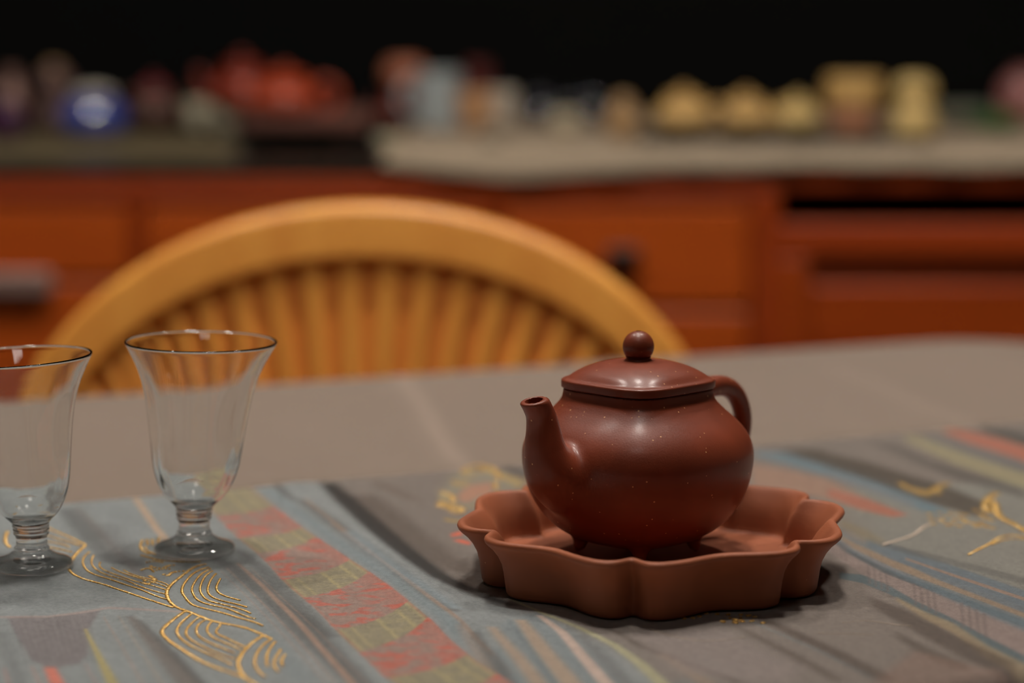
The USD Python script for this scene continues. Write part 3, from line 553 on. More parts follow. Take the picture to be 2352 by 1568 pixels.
WAVES = [
 [([(24.64,82.64),(24.19,82.37),(23.67,81.69),(23.11,80.86),(22.6,80.04),(22.18,79.03),(22.0,78.27),(21.91,77.49),(21.95,76.75),(22.08,76.29),(22.24,75.59),(22.4,74.89),(22.6,74.34),(22.92,73.82),(23.16,73.34),(23.36,72.58),(23.5,71.71)], .13),
  ([(24.59,82.1),(24.07,81.69),(23.51,80.87),(23.01,79.86),(22.67,78.81),(22.54,77.86),(22.52,76.89),(22.72,76.32),(23.08,75.53),(23.37,74.69),(23.67,73.87),(23.76,73.37)], .09),
  ([(24.59,81.83),(24.09,81.23),(23.58,80.3),(23.15,79.28),(22.91,78.2),(22.87,77.31),(23.09,76.64),(23.4,75.94),(23.62,74.89),(23.82,74.34)], .08),
  ([(24.56,81.48),(24.16,80.93),(23.74,80.06),(23.36,79.01),(23.18,78.08),(23.18,77.33),(23.43,76.65),(23.75,75.87),(23.91,75.08)], .08),
  ([(24.55,81.03),(24.19,80.38),(23.87,79.65),(23.56,78.76),(23.43,77.89),(23.54,77.26),(23.8,76.65),(24.05,75.97)], .08),
  ([(24.47,80.26),(24.14,79.53),(23.87,78.7),(23.82,78.05),(23.95,77.49),(24.14,76.99)], .08)],
 [([(22.05,76.3),(21.64,75.78),(21.19,75.13),(20.82,74.53),(20.59,74.03),(20.5,73.34),(20.5,72.47),(20.56,71.73),(20.62,70.87),(20.74,69.87),(20.92,69.12),(21.13,68.49),(21.29,68.03),(21.38,67.35)], .13),
  ([(22.09,75.81),(21.62,75.09),(21.22,74.35),(21.0,73.71),(20.9,72.87),(20.94,71.92),(21.1,71.07),(21.28,70.3),(21.44,69.35)], .09),
  ([(22.25,75.35),(21.8,74.7),(21.4,73.97),(21.19,73.32),(21.15,72.54),(21.27,71.63),(21.43,70.79),(21.73,69.96)], .08),
  ([(22.34,74.92),(21.98,74.47),(21.69,73.85),(21.52,73.18),(21.52,72.45),(21.68,71.59),(21.93,70.57)], .08),
  ([(22.47,74.63),(22.16,74.09),(21.93,73.44),(21.87,72.8),(22.0,71.94),(22.21,70.93)], .08),
  ([(22.59,74.2),(22.31,73.57),(22.13,73.05),(22.2,72.58),(22.32,71.81),(22.46,71.03)], .08)],
 [([(23.44,72.18),(22.95,71.67),(22.42,70.91),(21.93,70.02),(21.59,69.08),(21.43,68.23),(21.39,67.47),(21.43,66.97),(21.55,66.52)], .13),
  ([(23.46,71.58),(22.96,70.95),(22.53,70.16),(22.16,69.23),(21.98,68.38),(21.97,67.6)], .09),
  ([(23.5,71.28),(22.99,70.37),(22.61,69.44),(22.41,68.72)], .09),
  ([(23.37,70.34),(22.96,69.55),(22.63,68.76),(22.52,68.01)], .09),
  ([(23.29,69.68),(23.0,69.13),(22.83,68.53)], .09)],
 [([(19.96,83.89),(19.93,82.82),(20.12,82.02),(20.47,81.16),(20.79,80.16),(21.09,79.18),(21.39,78.21),(21.63,77.45),(21.79,76.98)], .10),
  ([(21.29,86.23),(20.75,85.03),(20.54,84.0),(20.55,82.81),(20.85,81.87),(21.16,80.85),(21.47,79.86),(21.64,79.1),(21.9,78.15)], .07),
  ([(21.31,85.64),(20.95,84.56),(20.83,83.32),(21.01,82.33),(21.33,81.48),(21.59,80.32),(21.83,79.52),(22.09,78.82)], .06),
  ([(21.24,84.43),(21.11,83.01),(21.32,82.19),(21.63,81.17),(21.98,80.32),(22.26,79.42)], .06),
  ([(21.41,83.43),(21.59,82.44),(21.91,81.49),(22.24,80.55),(22.41,79.87)], .06),
  ([(21.72,82.93),(21.87,82.04),(22.17,81.28),(22.45,80.63),(22.53,80.07)], .06)],
 [([(20.0,84.06),(20.51,85.51),(20.95,86.48),(21.42,87.35)], .13),
  ([(20.89,90.99),(21.0,90.2),(21.19,89.28),(21.31,88.41),(21.46,87.53)], .09),
  ([(20.45,89.82),(20.67,89.2),(20.91,88.48),(21.23,87.44)], .08),
  ([(20.2,88.6),(20.58,88.13),(20.8,87.33)], .08),
  ([(20.1,87.64),(20.38,87.12),(20.68,86.5)], .08),
  ([(19.27,90.87),(18.99,89.95),(18.81,89.02),(18.78,88.23)], .13)],
]
for k, w in enumerate(WAVES): part(runner, 'gold_wave', stitches(w, 40 + k), 'gold_thread', smooth=True)
CURLS = [([(22.78,83.75),(23.04,83.82),(23.28,83.52)], .10), ([(22.29,82.67),(22.53,82.84),(22.61,82.26)], .10), ([(22.76,83.1),(22.87,82.78),(23.08,82.68),(23.35,82.93),(23.56,82.94)], .13),
 ([(21.95,81.03),(21.95,80.59),(22.18,80.75),(22.35,81.2),(22.32,81.66)], .15), ([(22.84,81.7),(22.94,81.48),(23.1,81.76),(23.34,81.93),(23.61,81.9)], .13), ([(22.78,82.45),(23.04,82.52),(23.25,82.43)], .10),
 ([(23.62,87.38),(23.33,86.6),(23.16,85.69),(23.23,85.07)], .09), ([(23.8,87.4),(23.58,86.49)], .09), ([(23.98,87.32),(23.75,86.42)], .09), ([(24.3,87.49),(24.02,86.7)], .09),
 ([(22.91,84.93),(23.06,84.47),(23.34,83.87),(23.72,83.52),(24.13,83.24),(24.56,83.05)], .08), ([(23.38,86.18),(23.33,85.42),(23.4,84.8)], .08)]
part(runner, 'gold_curl', stitches(CURLS, 61), 'gold_thread', smooth=True)
SPRAY = [([(50.75,72.66),(51.41,73.13),(52.19,73.65),(52.92,74.21),(53.7,74.76),(54.17,74.82),(54.37,74.28),(54.26,73.44)], .12),
 ([(52.48,73.7),(52.96,74.02),(53.57,74.28),(53.95,74.2),(54.13,73.94)], .08)]
part(runner, 'gold_stem', stitches(SPRAY, 71), 'gold_thread', smooth=True)
BUD = [([(58.26,81.59),(57.55,81.05),(56.74,80.16),(56.17,79.4),(55.88,78.72)], .35), ([(57.14,80.19),(56.26,78.75),(55.58,77.29),(55.4,76.22),(55.17,75.39),(55.1,74.59)], .32),
 ([(54.16,76.96),(54.22,76.56),(54.29,76.15)], .2), ([(55.25,78.41),(55.11,77.69),(55.07,77.32)], .2)]
part(runner, 'gold_bud', stitches(BUD, 72), 'gold_thread', smooth=True)
LEAF = [([(55.79,84.86),(55.63,83.83),(55.84,83.09),(56.83,83.74),(57.54,84.09)], .3), ([(55.59,83.42),(55.51,82.6),(56.08,82.55)], .3)]
part(runner, 'gold_leaf', stitches(LEAF, 73), 'gold_thread', smooth=True)
DOTS = [([(53.49,79.39),(53.55,79.29)], .16), ([(53.94,79.39),(53.99,79.29)], .16), ([(54.21,79.07),(54.26,78.97)], .16), ([(54.55,78.92),(54.61,78.81)], .16), ([(54.69,78.66),(54.74,78.56)], .16), ([(52.92,78.47),(52.98,78.37)], .16), ([(53.26,78.32),(53.32,78.22)], .16), ([(53.77,78.09),(53.82,77.99)], .16), ([(54.04,77.78),(54.09,77.68)], .16), ([(52.53,77.69),(52.58,77.59)], .16), ([(53.11,77.91),(53.17,77.8)], .16), ([(53.3,77.54),(53.36,77.44)], .16), ([(53.87,77.47),(53.93,77.37)], .16), ([(54.01,77.22),(54.06,77.12)], .16), ([(54.45,77.22),(54.5,77.12)], .16), ([(55.49,79.2),(55.54,79.09)], .16), ([(53.73,78.69),(53.79,78.59)], .16), ([(54.11,78.14),(54.16,78.04)], .16), ([(52.94,77.32),(52.99,77.22)], .16), ([(53.24,77.0),(53.29,76.9)], .16), ([(53.84,76.73),(53.9,76.63)], .16), ([(54.21,76.56),(54.26,76.46)], .16)]
part(runner, 'gold_seed', stitches(DOTS, 74), 'gold_thread', smooth=True)
PALE = [([(48.79,75.34),(49.72,75.81),(50.67,76.29),(51.66,77.14),(52.31,77.6)], .14), ([(35.09,68.28),(35.18,67.47),(35.43,66.7),(35.87,66.03),(36.64,65.78),(37.38,65.74)], .03),
 ([(41.3,66.08),(41.71,66.05),(42.02,66.05),(42.46,65.57),(42.77,65.14),(43.07,64.86)], .03), ([(39.85,65.23),(40.42,64.91),(40.84,64.65),(41.31,64.37)], .03)]
for k, w in enumerate(PALE): part(runner, 'pale_stitching', stitches([w], 90 + k), 'pale_thread', smooth=True)
FLOWER = [([(37.74,67.77),(37.98,67.74),(38.24,67.83)], .22), ([(38.06,67.51),(38.34,67.58)], .24), ([(38.18,68.09),(38.53,67.98)], .14), ([(38.73,68.33),(38.93,68.12),(39.01,67.89)], .18), ([(38.65,67.45),(38.86,67.08)], .2)]
part(runner, 'gold_blossom', stitches(FLOWER, 76), 'gold_thread', smooth=True)
FLOWER2 = [([(36.75,68.61),(36.97,68.55),(37.35,68.66)], .2), ([(37.75,68.93),(38.05,68.71),(38.37,68.53)], .2)]
part(runner, 'gold_blossom', stitches(FLOWER2, 77), 'gold_thread', smooth=True)
BACK = [([(39.86,94.62),(40.46,95.51),(40.84,95.73),(40.06,94.15)], .2), ([(40.83,94.76),(41.36,95.31),(41.18,94.22),(41.03,92.95),(41.39,92.61),(40.75,90.87)], .24), ([(38.7,93.06),(38.8,92.46),(39.17,92.66)], .18),
 ([(37.4,91.28),(37.48,90.54),(37.14,89.31)], .2), ([(36.44,89.11),(36.49,88.41),(36.83,88.26),(36.48,87.1),(36.31,87.66)], .24), ([(37.23,87.92),(37.52,87.96)], .18), ([(35.47,86.1),(35.89,85.52)], .12), ([(40.23,92.19),(39.78,90.94)], .18), ([(40.78,92.88),(41.14,92.72)], .2)]
part(runner, 'gold_peony', stitches(BACK, 78), 'gold_thread', smooth=True)


# ------------------------------------------------------------------ clay tray
TRX, TRY, TRR = 5.0, 83.9, math.radians(-9)
def tray_outline(th):
    """Rim radius (cm) round the tray: four petals parted by deep creases, each pinched at its middle."""
    a = np.abs(((th + np.pi / 2) % np.pi) - np.pi / 2); d = np.degrees(a)
    return RIM(d)
RIM = PchipInterpolator([0, 4, 9, 14, 19, 24, 28.5, 32, 34, 36, 39, 43, 47, 52, 57, 62, 66, 70, 75, 79, 83, 86, 88.4, 90],
                        [6.36, 6.48, 6.64, 6.85, 7.0, 7.04, 6.9, 6.6, 6.25, 6.55, 6.85, 7.05, 7.08, 6.95, 6.75, 6.62, 6.66, 6.86, 7.22, 7.48, 7.66, 7.60, 7.25, 6.86])
def tray_mesh():
    n = 720; th = np.arange(n) * 2 * np.pi / n; r = tray_outline(th)
    rs = ndimage.gaussian_filter1d(r, 3, mode='wrap')
    # outer wall (offset from rim, height), round lip, inner wall, floor
    prof = [(-1.0, 0), (-.90, .03), (-.84, .12), (-.79, .45), (-.74, .8), (-.66, 1.12), (-.50, 1.42), (-.29, 1.68), (-.1, 1.84), (-.01, 1.93), (.03, 2.02), (0, 2.10), (-.08, 2.15),
            (-.19, 2.15), (-.30, 2.08), (-.43, 1.93), (-.62, 1.70), (-.80, 1.42), (-.91, 1.1), (-.97, .8), (-1.01, .62), (-1.07, .53), (-1.2, .5), (-2.6, .5), (-4.2, .5)]
    rings = []
    for o, z in prof:
        q = ndimage.gaussian_filter1d(r, 2.2 if o > -.5 else 2.6, mode='wrap') + o
        if o < -1.3: q = np.minimum(q, ndimage.gaussian_filter1d(r, 40, mode='wrap') + o)
        rings.append(np.stack([q * np.cos(th), q * np.sin(th), np.full(n, z)], 1))
    return loft(rings)
tv, tf = tray_mesh()
tray = thing('tea_tray', 'small reddish clay tray with petal-shaped flared rim under the teapot', 'tray', (TRX, TRY, T), -9)
fz = np.asarray(tv)[np.asarray(tf)].mean(1)
fl_ = (fz[:, 2] > .45) & (fz[:, 2] < .505) & (np.hypot(fz[:, 0], fz[:, 1]) < 5.9)
for nm, mk in (('wall', ~fl_), ('floor', fl_)):
    part(tray, {'wall': 'petal_rim', 'floor': 'flat_bottom'}[nm], (tv, tf[mk]), 'tray_clay', smooth=50)

# ------------------------------------------------------------------ clay teapot
PX, PY, PZ = 4.5, 85.2, T + .5
def sq_ring(R, n, th):
    b = th - np.pi / 4
    return R * (np.abs(np.cos(b)) ** n + np.abs(np.sin(b)) ** n) ** (-1 / n) / 2 ** (.5 - 1 / n)
BH = [.36, .46, .64, 1.02, 1.63, 2.49, 3.13, 3.68, 4.27, 4.82, 5.2, 5.42, 5.58, 5.75, 5.97]
BRR = [1.05, 1.75, 2.35, 2.98, 3.54, 3.97, 4.12, 4.16, 3.99, 3.55, 3.10, 2.86, 2.74, 2.69, 2.67]
BN = [2.6, 2.6, 2.5, 2.4, 2.35, 2.3, 2.3, 2.3, 2.35, 2.5, 2.9, 3.3, 3.7, 3.9, 3.9]
hs = np.linspace(BH[0], BH[-1], 1200)
def eased(vals, sig):
    v = PchipInterpolator(BH, vals)(hs); w = np.clip(np.minimum((hs - .3) / .8, (5.9 - hs) / .6), .12, 1)
    return CubicSpline(hs, v * (1 - w) + ndimage.gaussian_filter1d(v, sig, mode='nearest') * w)
fR, fN = eased(BRR, 42), eased(BN, 60)
def smin(a, b, k):
    h = np.clip(.5 + .5 * (b - a) / k, 0, 1)
    return b * (1 - h) + a * h - k * h * (1 - h)
def cone_chain(X, Y, Z, pts, rad):
    P = np.array(pts, float); out = np.full(X.shape, 1e3)
    lo, hi = P.min(0) - 2.2, P.max(0) + 2.2
    m = (X > lo[0]) & (X < hi[0]) & (Y > lo[1]) & (Y < hi[1]) & (Z > lo[2]) & (Z < hi[2])
    q = np.stack([X[m], Y[m], Z[m]], -1); d = np.full(len(q), 1e3)
    for i in range(len(P) - 1):
        ab = P[i + 1] - P[i]; t = np.clip(((q - P[i]) @ ab) / (ab @ ab), 0, 1)
        d = np.minimum(d, np.linalg.norm(q - P[i] - t[:, None] * ab, axis=1) - (rad[i] + (rad[i + 1] - rad[i]) * t))
    out[m] = d; return out
D = math.sqrt(.5)
def rad_path(pts, sgn): return np.array([(sgn * d * D, sgn * d * D, h) for d, h in pts])
sp_c = spline3(rad_path([(2.9, 2.75), (3.7, 3.05), (4.38, 3.55), (4.74, 4.3), (4.84, 5.0), (4.97, 5.55), (5.22, 6.0), (5.46, 6.35)], -1), 64)
sp_r = np.interp(np.linspace(0, 1, 64), [0, .18, .36, .52, .68, .82, .93, 1], [1.2, 1.12, .95, .74, .60, .50, .48, .50])
hd_c = spline3(rad_path([(2.2, 5.0), (3.2, 5.42), (4.2, 5.56), (5.05, 5.38), (5.62, 4.85), (5.86, 4.15), (5.76, 3.4), (5.28, 2.72), (4.4, 2.3), (3.4, 2.15)], 1), 60)
hd_r = np.interp(np.linspace(0, 1, 60), [0, .2, .4, .6, .8, 1], [.46, .40, .36, .33, .34, .42])
FEET = [(math.cos(a) * 2.06, math.sin(a) * 2.06) for a in np.arange(4) * np.pi / 2]
def pot_fields(X, Y, Z):
    rho, th = np.hypot(X, Y), np.arctan2(Y, X)
    h = np.clip(Z, BH[0], BH[-1]); R, n = fR(h), fN(h)
    sl = np.clip(fR.derivative()(h), -2.2, 2.2)
    body = (rho - sq_ring(R, n, th)) / np.sqrt(1 + sl ** 2)
    body = np.maximum(np.maximum(body, BH[0] - Z), Z - BH[-1])
    sc_ = cone_chain(X, Y, Z, sp_c, sp_r); cut = (Z - 6.14) - .20 * ((X + Y) * D + 5.3); spout = -smin(-sc_, -cut, .14)
    bore = cone_chain(X, Y, Z, sp_c[36:], sp_r[36:] - np.linspace(.3, .17, 28)); bore2 = cone_chain(X, Y, Z, [sp_c[-4], sp_c[-1] + (sp_c[-1] - sp_c[-4]) * 2], [.30, .31])
    handle = cone_chain(X, Y, Z, hd_c, hd_r)
    feet = np.full(X.shape, 1e3)
    for fx, fy in FEET:
        feet = np.minimum(feet, cone_chain(X, Y, Z, [(fx * .95, fy * .95, .75), (fx, fy, .30), (fx * 1.03, fy * 1.03, .13)], [.42, .24, .13]))
    return body, spout, handle, feet, np.minimum(bore, bore2)
def pot_field(X, Y, Z, parts=False):
    b, s, h, f, bore = pot_fields(X, Y, Z)
    d = smin(b, s, .42); d = np.minimum(np.maximum(d, -bore), 1e2); d = smin(d, h, .22); d = smin(d, f, .30)
    return (d, (b, s, h, f)) if parts else d
def surface_nets(field, lo, hi, e):
    ax = [np.arange(a, b + e, e) for a, b in zip(lo, hi)]
    S = np.empty([len(a) for a in ax], np.float32)
    for i in range(0, len(ax[0]), 24):
        X, Y, Z = np.meshgrid(ax[0][i:i + 24], ax[1], ax[2], indexing='ij'); S[i:i + 24] = field(X, Y, Z)
    neg = S < 0; nx, ny, nz_ = S.shape
    cs = [(i, j, k) for i in (0, 1) for j in (0, 1) for k in (0, 1)]
    cnt = sum(neg[i:nx - 1 + i, j:ny - 1 + j, k:nz_ - 1 + k].astype(np.int8) for i, j, k in cs)
    act = (cnt > 0) & (cnt < 8); idx = np.full(act.shape, -1, np.int64); A = np.argwhere(act); idx[act] = np.arange(len(A))
    acc, num = np.zeros((len(A), 3)), np.zeros(len(A)); I, J, K = A.T
    val = {c: S[I + c[0], J + c[1], K + c[2]] for c in cs}
    for a in cs:
        for axn in range(3):
            if a[axn]: continue
            b = list(a); b[axn] = 1; b = tuple(b); va, vb = val[a], val[b]; m = (va < 0) != (vb < 0)
            t = np.where(m, va / np.where(m, va - vb, 1), 0); p = np.tile(np.array(a, float), (len(A), 1)); p[:, axn] += t
            acc[m] += p[m]; num[m] += 1
    V = (A + acc / num[:, None]) * e + np.array(lo); F = []
    for axn in range(3):
        o = [k for k in range(3) if k != axn]
        s0 = [slice(None)] * 3; s1 = [slice(None)] * 3; s0[axn] = slice(0, -1); s1[axn] = slice(1, None)
        ch = neg[tuple(s0)] != neg[tuple(s1)]; E = np.argwhere(ch); E = E[(E[:, o[0]] > 0) & (E[:, o[1]] > 0)]
        E = E[(E[:, o[0]] < S.shape[o[0]] - 1) & (E[:, o[1]] < S.shape[o[1]] - 1)]
        def at(da, db):
            q = E.copy(); q[:, o[0]] += da; q[:, o[1]] += db; return idx[q[:, 0], q[:, 1], q[:, 2]]
        Q = np.stack([at(-1, -1), at(0, -1), at(0, 0), at(-1, 0)], 1)
        flip = neg[tuple(E.T)] ^ (axn == 1); Q[~flip] = Q[~flip][:, ::-1]; F.append(Q)
    return V, np.vstack(F)
PE = .062
pv, pf = surface_nets(pot_field, (-5.4, -5.4, -.2), (5.4, 5.4, 6.5), PE)
def grad(p, h=.02):
    g = np.stack([pot_field(p[:, 0] + h * (k == 0), p[:, 1] + h * (k == 1), p[:, 2] + h * (k == 2)) -
                  pot_field(p[:, 0] - h * (k == 0), p[:, 1] - h * (k == 1), p[:, 2] - h * (k == 2)) for k in range(3)], -1)
    return g / np.maximum(np.linalg.norm(g, axis=1, keepdims=True), 1e-9)
for _ in range(2):
    dd = pot_field(*pv.T); pv = pv - grad(pv) * np.clip(dd, -.05, .05)[:, None] * .9
pn = grad(pv, .035)
pf = np.vstack([pf[:, [0, 1, 2]], pf[:, [0, 2, 3]]])
fc = pv[pf].mean(1)
fnm = np.cross(pv[pf[:, 1]] - pv[pf[:, 0]], pv[pf[:, 2]] - pv[pf[:, 0]])
if (fnm * pn[pf[:, 0]]).sum() < 0: pf = pf[:, ::-1]
_, fields = pot_field(*fc.T, parts=True)
own = np.argmin(np.stack([fields[0] - .02, fields[1] + .06, fields[2] + .02, fields[3]]), 0)
foot_id = np.argmin(np.stack([np.hypot(fc[:, 0] - x, fc[:, 1] - y) for x, y in FEET]), 0)
pot = thing('teapot', 'dark reddish-brown clay teapot with square lid and ball knob, standing on the petal tray', 'teapot', (PX, PY, PZ))
def pot_part(name, mask, matname='pot_clay'):
    ids, inv = np.unique(pf[mask], return_inverse=True)
    p = pot + '/' + numbered(pot, name)
    mm = usdkit.mesh(stage, p, (pv[ids] / 100, inv.reshape(-1, 3)), M[matname])
    mm.CreateNormalsAttr(Vt.Vec3fArray.FromNumpy(pn[ids].astype(np.float32))); mm.SetNormalsInterpolation('vertex')
pot_part('body', own == 0); pot_part('spout', own == 1); pot_part('handle', own == 2)
for k in range(4): pot_part('foot', (own == 3) & (foot_id == k))
# lid: rounded square with a flat band, a shallow hollow and a domed top
th = np.arange(256) * 2 * np.pi / 256
LP = [(2.45, 6.0, 3.8), (2.70, 6.0, 3.8), (2.745, 6.03, 3.8), (2.75, 6.08, 3.8), (2.75, 6.24, 3.8), (2.735, 6.285, 3.8), (2.69, 6.315, 3.8), (2.60, 6.34, 3.7), (2.50, 6.38, 3.5), (2.38, 6.455, 3.3), (2.2, 6.56, 3.0),
      (1.95, 6.68, 2.8), (1.6, 6.80, 2.5), (1.25, 6.885, 2.3), (.9, 6.935, 2.1), (.6, 6.955, 2.0), (.3, 6.965, 2.0), (.02, 6.97, 2.0)]
lz = CubicSpline(range(len(LP)), np.array(LP)); tt = np.r_[np.arange(0, 7, .5), np.arange(7, len(LP) - .99, .25)]
rings = []
for t in tt:
    R, h, n = (np.interp(t, range(len(LP)), np.array(LP)[:, k]) for k in range(3)) if t < 7 else lz(t)
    R = max(R, .02); q = sq_ring(R, n, th); rings.append(np.stack([q * np.cos(th), q * np.sin(th), np.full(256, h)], 1))
lid = part(pot, 'lid', loft(rings), 'pot_clay', smooth=40)
kn = [(0, 6.9), (.46, 6.9), (.485, 6.94), (.48, 6.99), (.44, 7.02), (.40, 7.03), (.40, 7.05), (.43, 7.07), (.465, 7.09)]
kb = [(.56 * math.cos(a), 7.46 + .56 * math.sin(a)) for a in np.radians(np.linspace(-42, 80, 24))]
part(lid, 'knob', lathe(kn + kb + [(.09, 7.98), (.075, 7.85), (0, 7.8)], 64), 'pot_clay', smooth=50)

# ------------------------------------------------------------------ two stemmed glasses
GO = [(0, 0.04), (.9, .02), (1.25, .0), (1.42, .03), (1.49, .10), (1.495, .18), (1.45, .27), (1.30, .355), (1.08, .43), (.88, .52), (.73, .63), (.645, .73), (.66, .77), (.635, .81), (.585, .87), (.565, .98), (.565, 1.12), (.585, 1.22),
      (.64, 1.29), (.655, 1.34), (.63, 1.39), (.665, 1.46), (.65, 1.53), (.68, 1.60), (.67, 1.66), (.80, 1.84), (1.02, 2.05), (1.25, 2.38), (1.42, 2.75), (1.54, 3.15), (1.62, 3.6), (1.70, 4.2), (1.78, 4.8), (1.87, 5.4), (1.98, 5.95), (2.13, 6.5), (2.33, 7.0), (2.55, 7.42), (2.74, 7.76)]
def inner_wall():
    o = np.array([p for p in curve(GO, 4) if p[1] > 2.3]); t = np.gradient(o, axis=0); nrm = np.stack([t[:, 1], -t[:, 0]], 1); nrm /= np.linalg.norm(nrm, axis=1, keepdims=True)
    th_ = np.interp(o[:, 1], [2.3, 3.0, 4.2, 7.7], [.20, .15, .10, .085])
    q = o - nrm * th_[:, None]; return [tuple(p) for p in q[::-1]]
LIP = [(2.775, 7.82), (2.775, 7.86), (2.75, 7.885), (2.715, 7.88), (2.685, 7.85)]
GI_LOW = [(.84, 2.12), (.56, 1.93), (.30, 1.84), (0, 1.80)]
def glass_parts(lean, flute):
    iw = inner_wall(); prof = curve(GO, 4) + LIP + iw[:-1] + curve([iw[-1]] + GI_LOW, 5)
    n = 128
    def wob(a, z): return 1 + flute * np.cos(11 * a + .7) * np.clip((z - 1.9) / 1.2, 0, 1) * np.clip((7.3 - z) / 2, 0, 1)
    v, f = lathe(prof, n, wob)
    bowl = np.clip((v[:, 2] - 1.1) / 1.0, 0, 1) * (v[:, 2] - 1.1)
    v = v + np.c_[bowl * lean[0], bowl * lean[1], np.zeros(len(v))]
    # tilt of the bowl: lower one side of the rim
    k = np.clip((v[:, 2] - 2) / 6, 0, 1); v[:, 2] -= k * (v[:, 0] * lean[0] * (.7 if lean[0] < 0 else .35))
    z = np.asarray(v)[f].mean(1)
    inner = np.zeros(len(f), bool)
    return v, f, z
def glass(label, loc, lean, rz, sc=1.0):
    t = thing('glass', label, 'glass', loc, rz)
    v, f, z = glass_parts(lean, .010); v = v * sc; z = z * sc
    r = np.hypot(z[:, 0], z[:, 1])
    foot = (z[:, 2] < .74 * sc); stem = (z[:, 2] >= .74 * sc) & (z[:, 2] < 1.60 * sc)
    foot &= ~((z[:, 2] < .03) & (r < 1.3))                                         # the foot sits flush on the cloth
    a_, b_, nn = meshkit.arrays((v / 100, f), True)
    for nm, mk in (('bowl', (z[:, 2] >= 1.60 * sc)), ('stem', stem), ('foot', foot)):
        ids, inv = np.unique(f[mk], return_inverse=True); p = t + '/' + nm
        mm = usdkit.mesh(stage, p, (a_[ids], inv.reshape(-1, 3)), M['glass_foot' if nm == 'foot' else 'glass'])
        mm.CreateNormalsAttr(Vt.Vec3fArray.FromNumpy(nn[ids].astype(np.float32))); mm.SetNormalsInterpolation('vertex')
glass('clear stemmed tasting glass nearest the teapot, standing beside the red ribbon', (-11.72, 87.35, T - .02), (.056, 0), 0, 1.0)
glass('clear stemmed tasting glass farther from the teapot, cut off by the picture edge', (-17.22, 84.85, T - .02), (-.062, .01), 0, .975)

# ------------------------------------------------------------------ fan-back chair
CHX, CHY = -9.05, 150.0
def lean(m, k=.25):
    """The back leans away from the table."""
    v = np.array(m[0], float); v[:, 1] += (v[:, 2] - 82.0) * k; return v, m[1]
chair = thing('chair', 'honey-coloured wooden chair with an arched fan back of slats', 'chair', (CHX, CHY, 0), 0)
FCX, FCZ = 0.0, 41.0
EA, EB, EZ = 21.8, 15.9, 66.9
def sect(w, t, n=5):
    """Rounded rectangle, w x t."""
    r = min(.55, min(w, t) * .42); p = []
    for cx, cy, a0 in ((w / 2 - r, t / 2 - r, 0), (-w / 2 + r, t / 2 - r, 90), (-w / 2 + r, -t / 2 + r, 180), (w / 2 - r, -t / 2 + r, 270)):
        for a in np.radians(np.linspace(a0, a0 + 90, n)): p.append((cx + r * math.cos(a), cy + r * math.sin(a)))
    return np.array(p)
rings = []
for k, a in enumerate(np.linspace(-38, 218, 61)):
    a = math.radians(a)
    if a < 0 or a > math.pi:                                     # below the arch the rail runs down into the seat
        s = -math.sin(a) / math.sin(math.radians(38)); sg_ = 1 if math.cos(a) > 0 else -1
        ox, oz, w, nx_, nz2 = sg_ * (EA - 4.5 * s), EZ - s * 24.0, 3.0, sg_, 0.0
    else:
        ox, oz = EA * math.cos(a), EZ + EB * math.sin(a); nx_, nz2 = math.cos(a) / EA, math.sin(a) / EB
        l = math.hypot(nx_, nz2); nx_, nz2 = nx_ / l, nz2 / l; w = 2.9 + .6 * math.sin(a)
    bow = 0.0
    c = sect(w, 2.4); cx, cz = ox - nx_ * w / 2, oz - nz2 * w / 2
    rings.append(np.stack([cx + nx_ * c[:, 0], bow + c[:, 1], cz + nz2 * c[:, 0]], 1))
part(chair, 'top_rail', lean(loft(rings)), 'chair_wood', smooth=40)
TOPS = [(-25.79,-1.64),(-24.84,-0.7),(-23.76,0.15),(-22.15,1.36),(-20.39,2.56),(-18.34,3.41),(-16.1,4.04),(-13.71,4.5),(-11.29,4.8),(-8.9,4.8),(-6.4,4.61),(-4.04,4.23),(-1.74,3.88),(0.57,3.03),(2.61,2.1),(4.47,0.7),(6.13,-0.51),(7.42,-1.67)]
ang = np.array([math.atan2(x - CHX, z + T - FCZ) for x, z in TOPS])          # directions of the gaps between the slats
def arch_r(a):
    """Distance from the fan's centre to the middle of the rail."""
    r = np.linspace(5, 60, 1200); x, z = r * math.sin(a), FCZ + r * math.cos(a)
    q = (x / (EA - 1.5)) ** 2 + (np.maximum(z - EZ, 0) / (EB - 1.8)) ** 2
    return r[np.argmax(q > 1)] if (q > 1).any() else 40
edges = np.r_[ang[0] - .075, ang, ang[-1] + .075]
for k in range(len(edges) - 1):
    a0, a1 = edges[k], edges[k + 1]; am = (a0 + a1) / 2; wd = (a1 - a0) * .53
    rr = []
    for q in np.linspace(0, 1, 9):
        r = 5.0 + (arch_r(am) - 5.0) * q; w = max(.30, 2 * r * math.tan(wd / 2)) + .75 * max(0, q - .93) / .07 * .35
        c = sect(w, 1.5, 4)
        rr.append(np.stack([r * math.sin(am) + c[:, 0] * math.cos(am), c[:, 1], FCZ + r * math.cos(am) - c[:, 0] * math.sin(am)], 1))
    part(chair, 'slat', lean(loft(rr)), 'chair_wood', smooth=40)
fanp = [(FCX + 4.0 * math.sin(a), FCZ + 4.0 * math.cos(a)) for a in np.linspace(edges[0] - .1, edges[-1] + .1, 20)]
rim_ = [(FCX + (arch_r(a) + .4) * math.sin(a), FCZ + (arch_r(a) + .4) * math.cos(a)) for a in np.linspace(edges[-1] + .1, edges[0] - .1, 60)]
bp = trimesh.creation.extrude_polygon(sg.Polygon(fanp + rim_).buffer(0), .6)      # veneer behind the slats, so the gaps are shallow flutes
bv = np.array(bp.vertices); bv = np.stack([bv[:, 0], 0.25 - bv[:, 2], bv[:, 1]], 1)
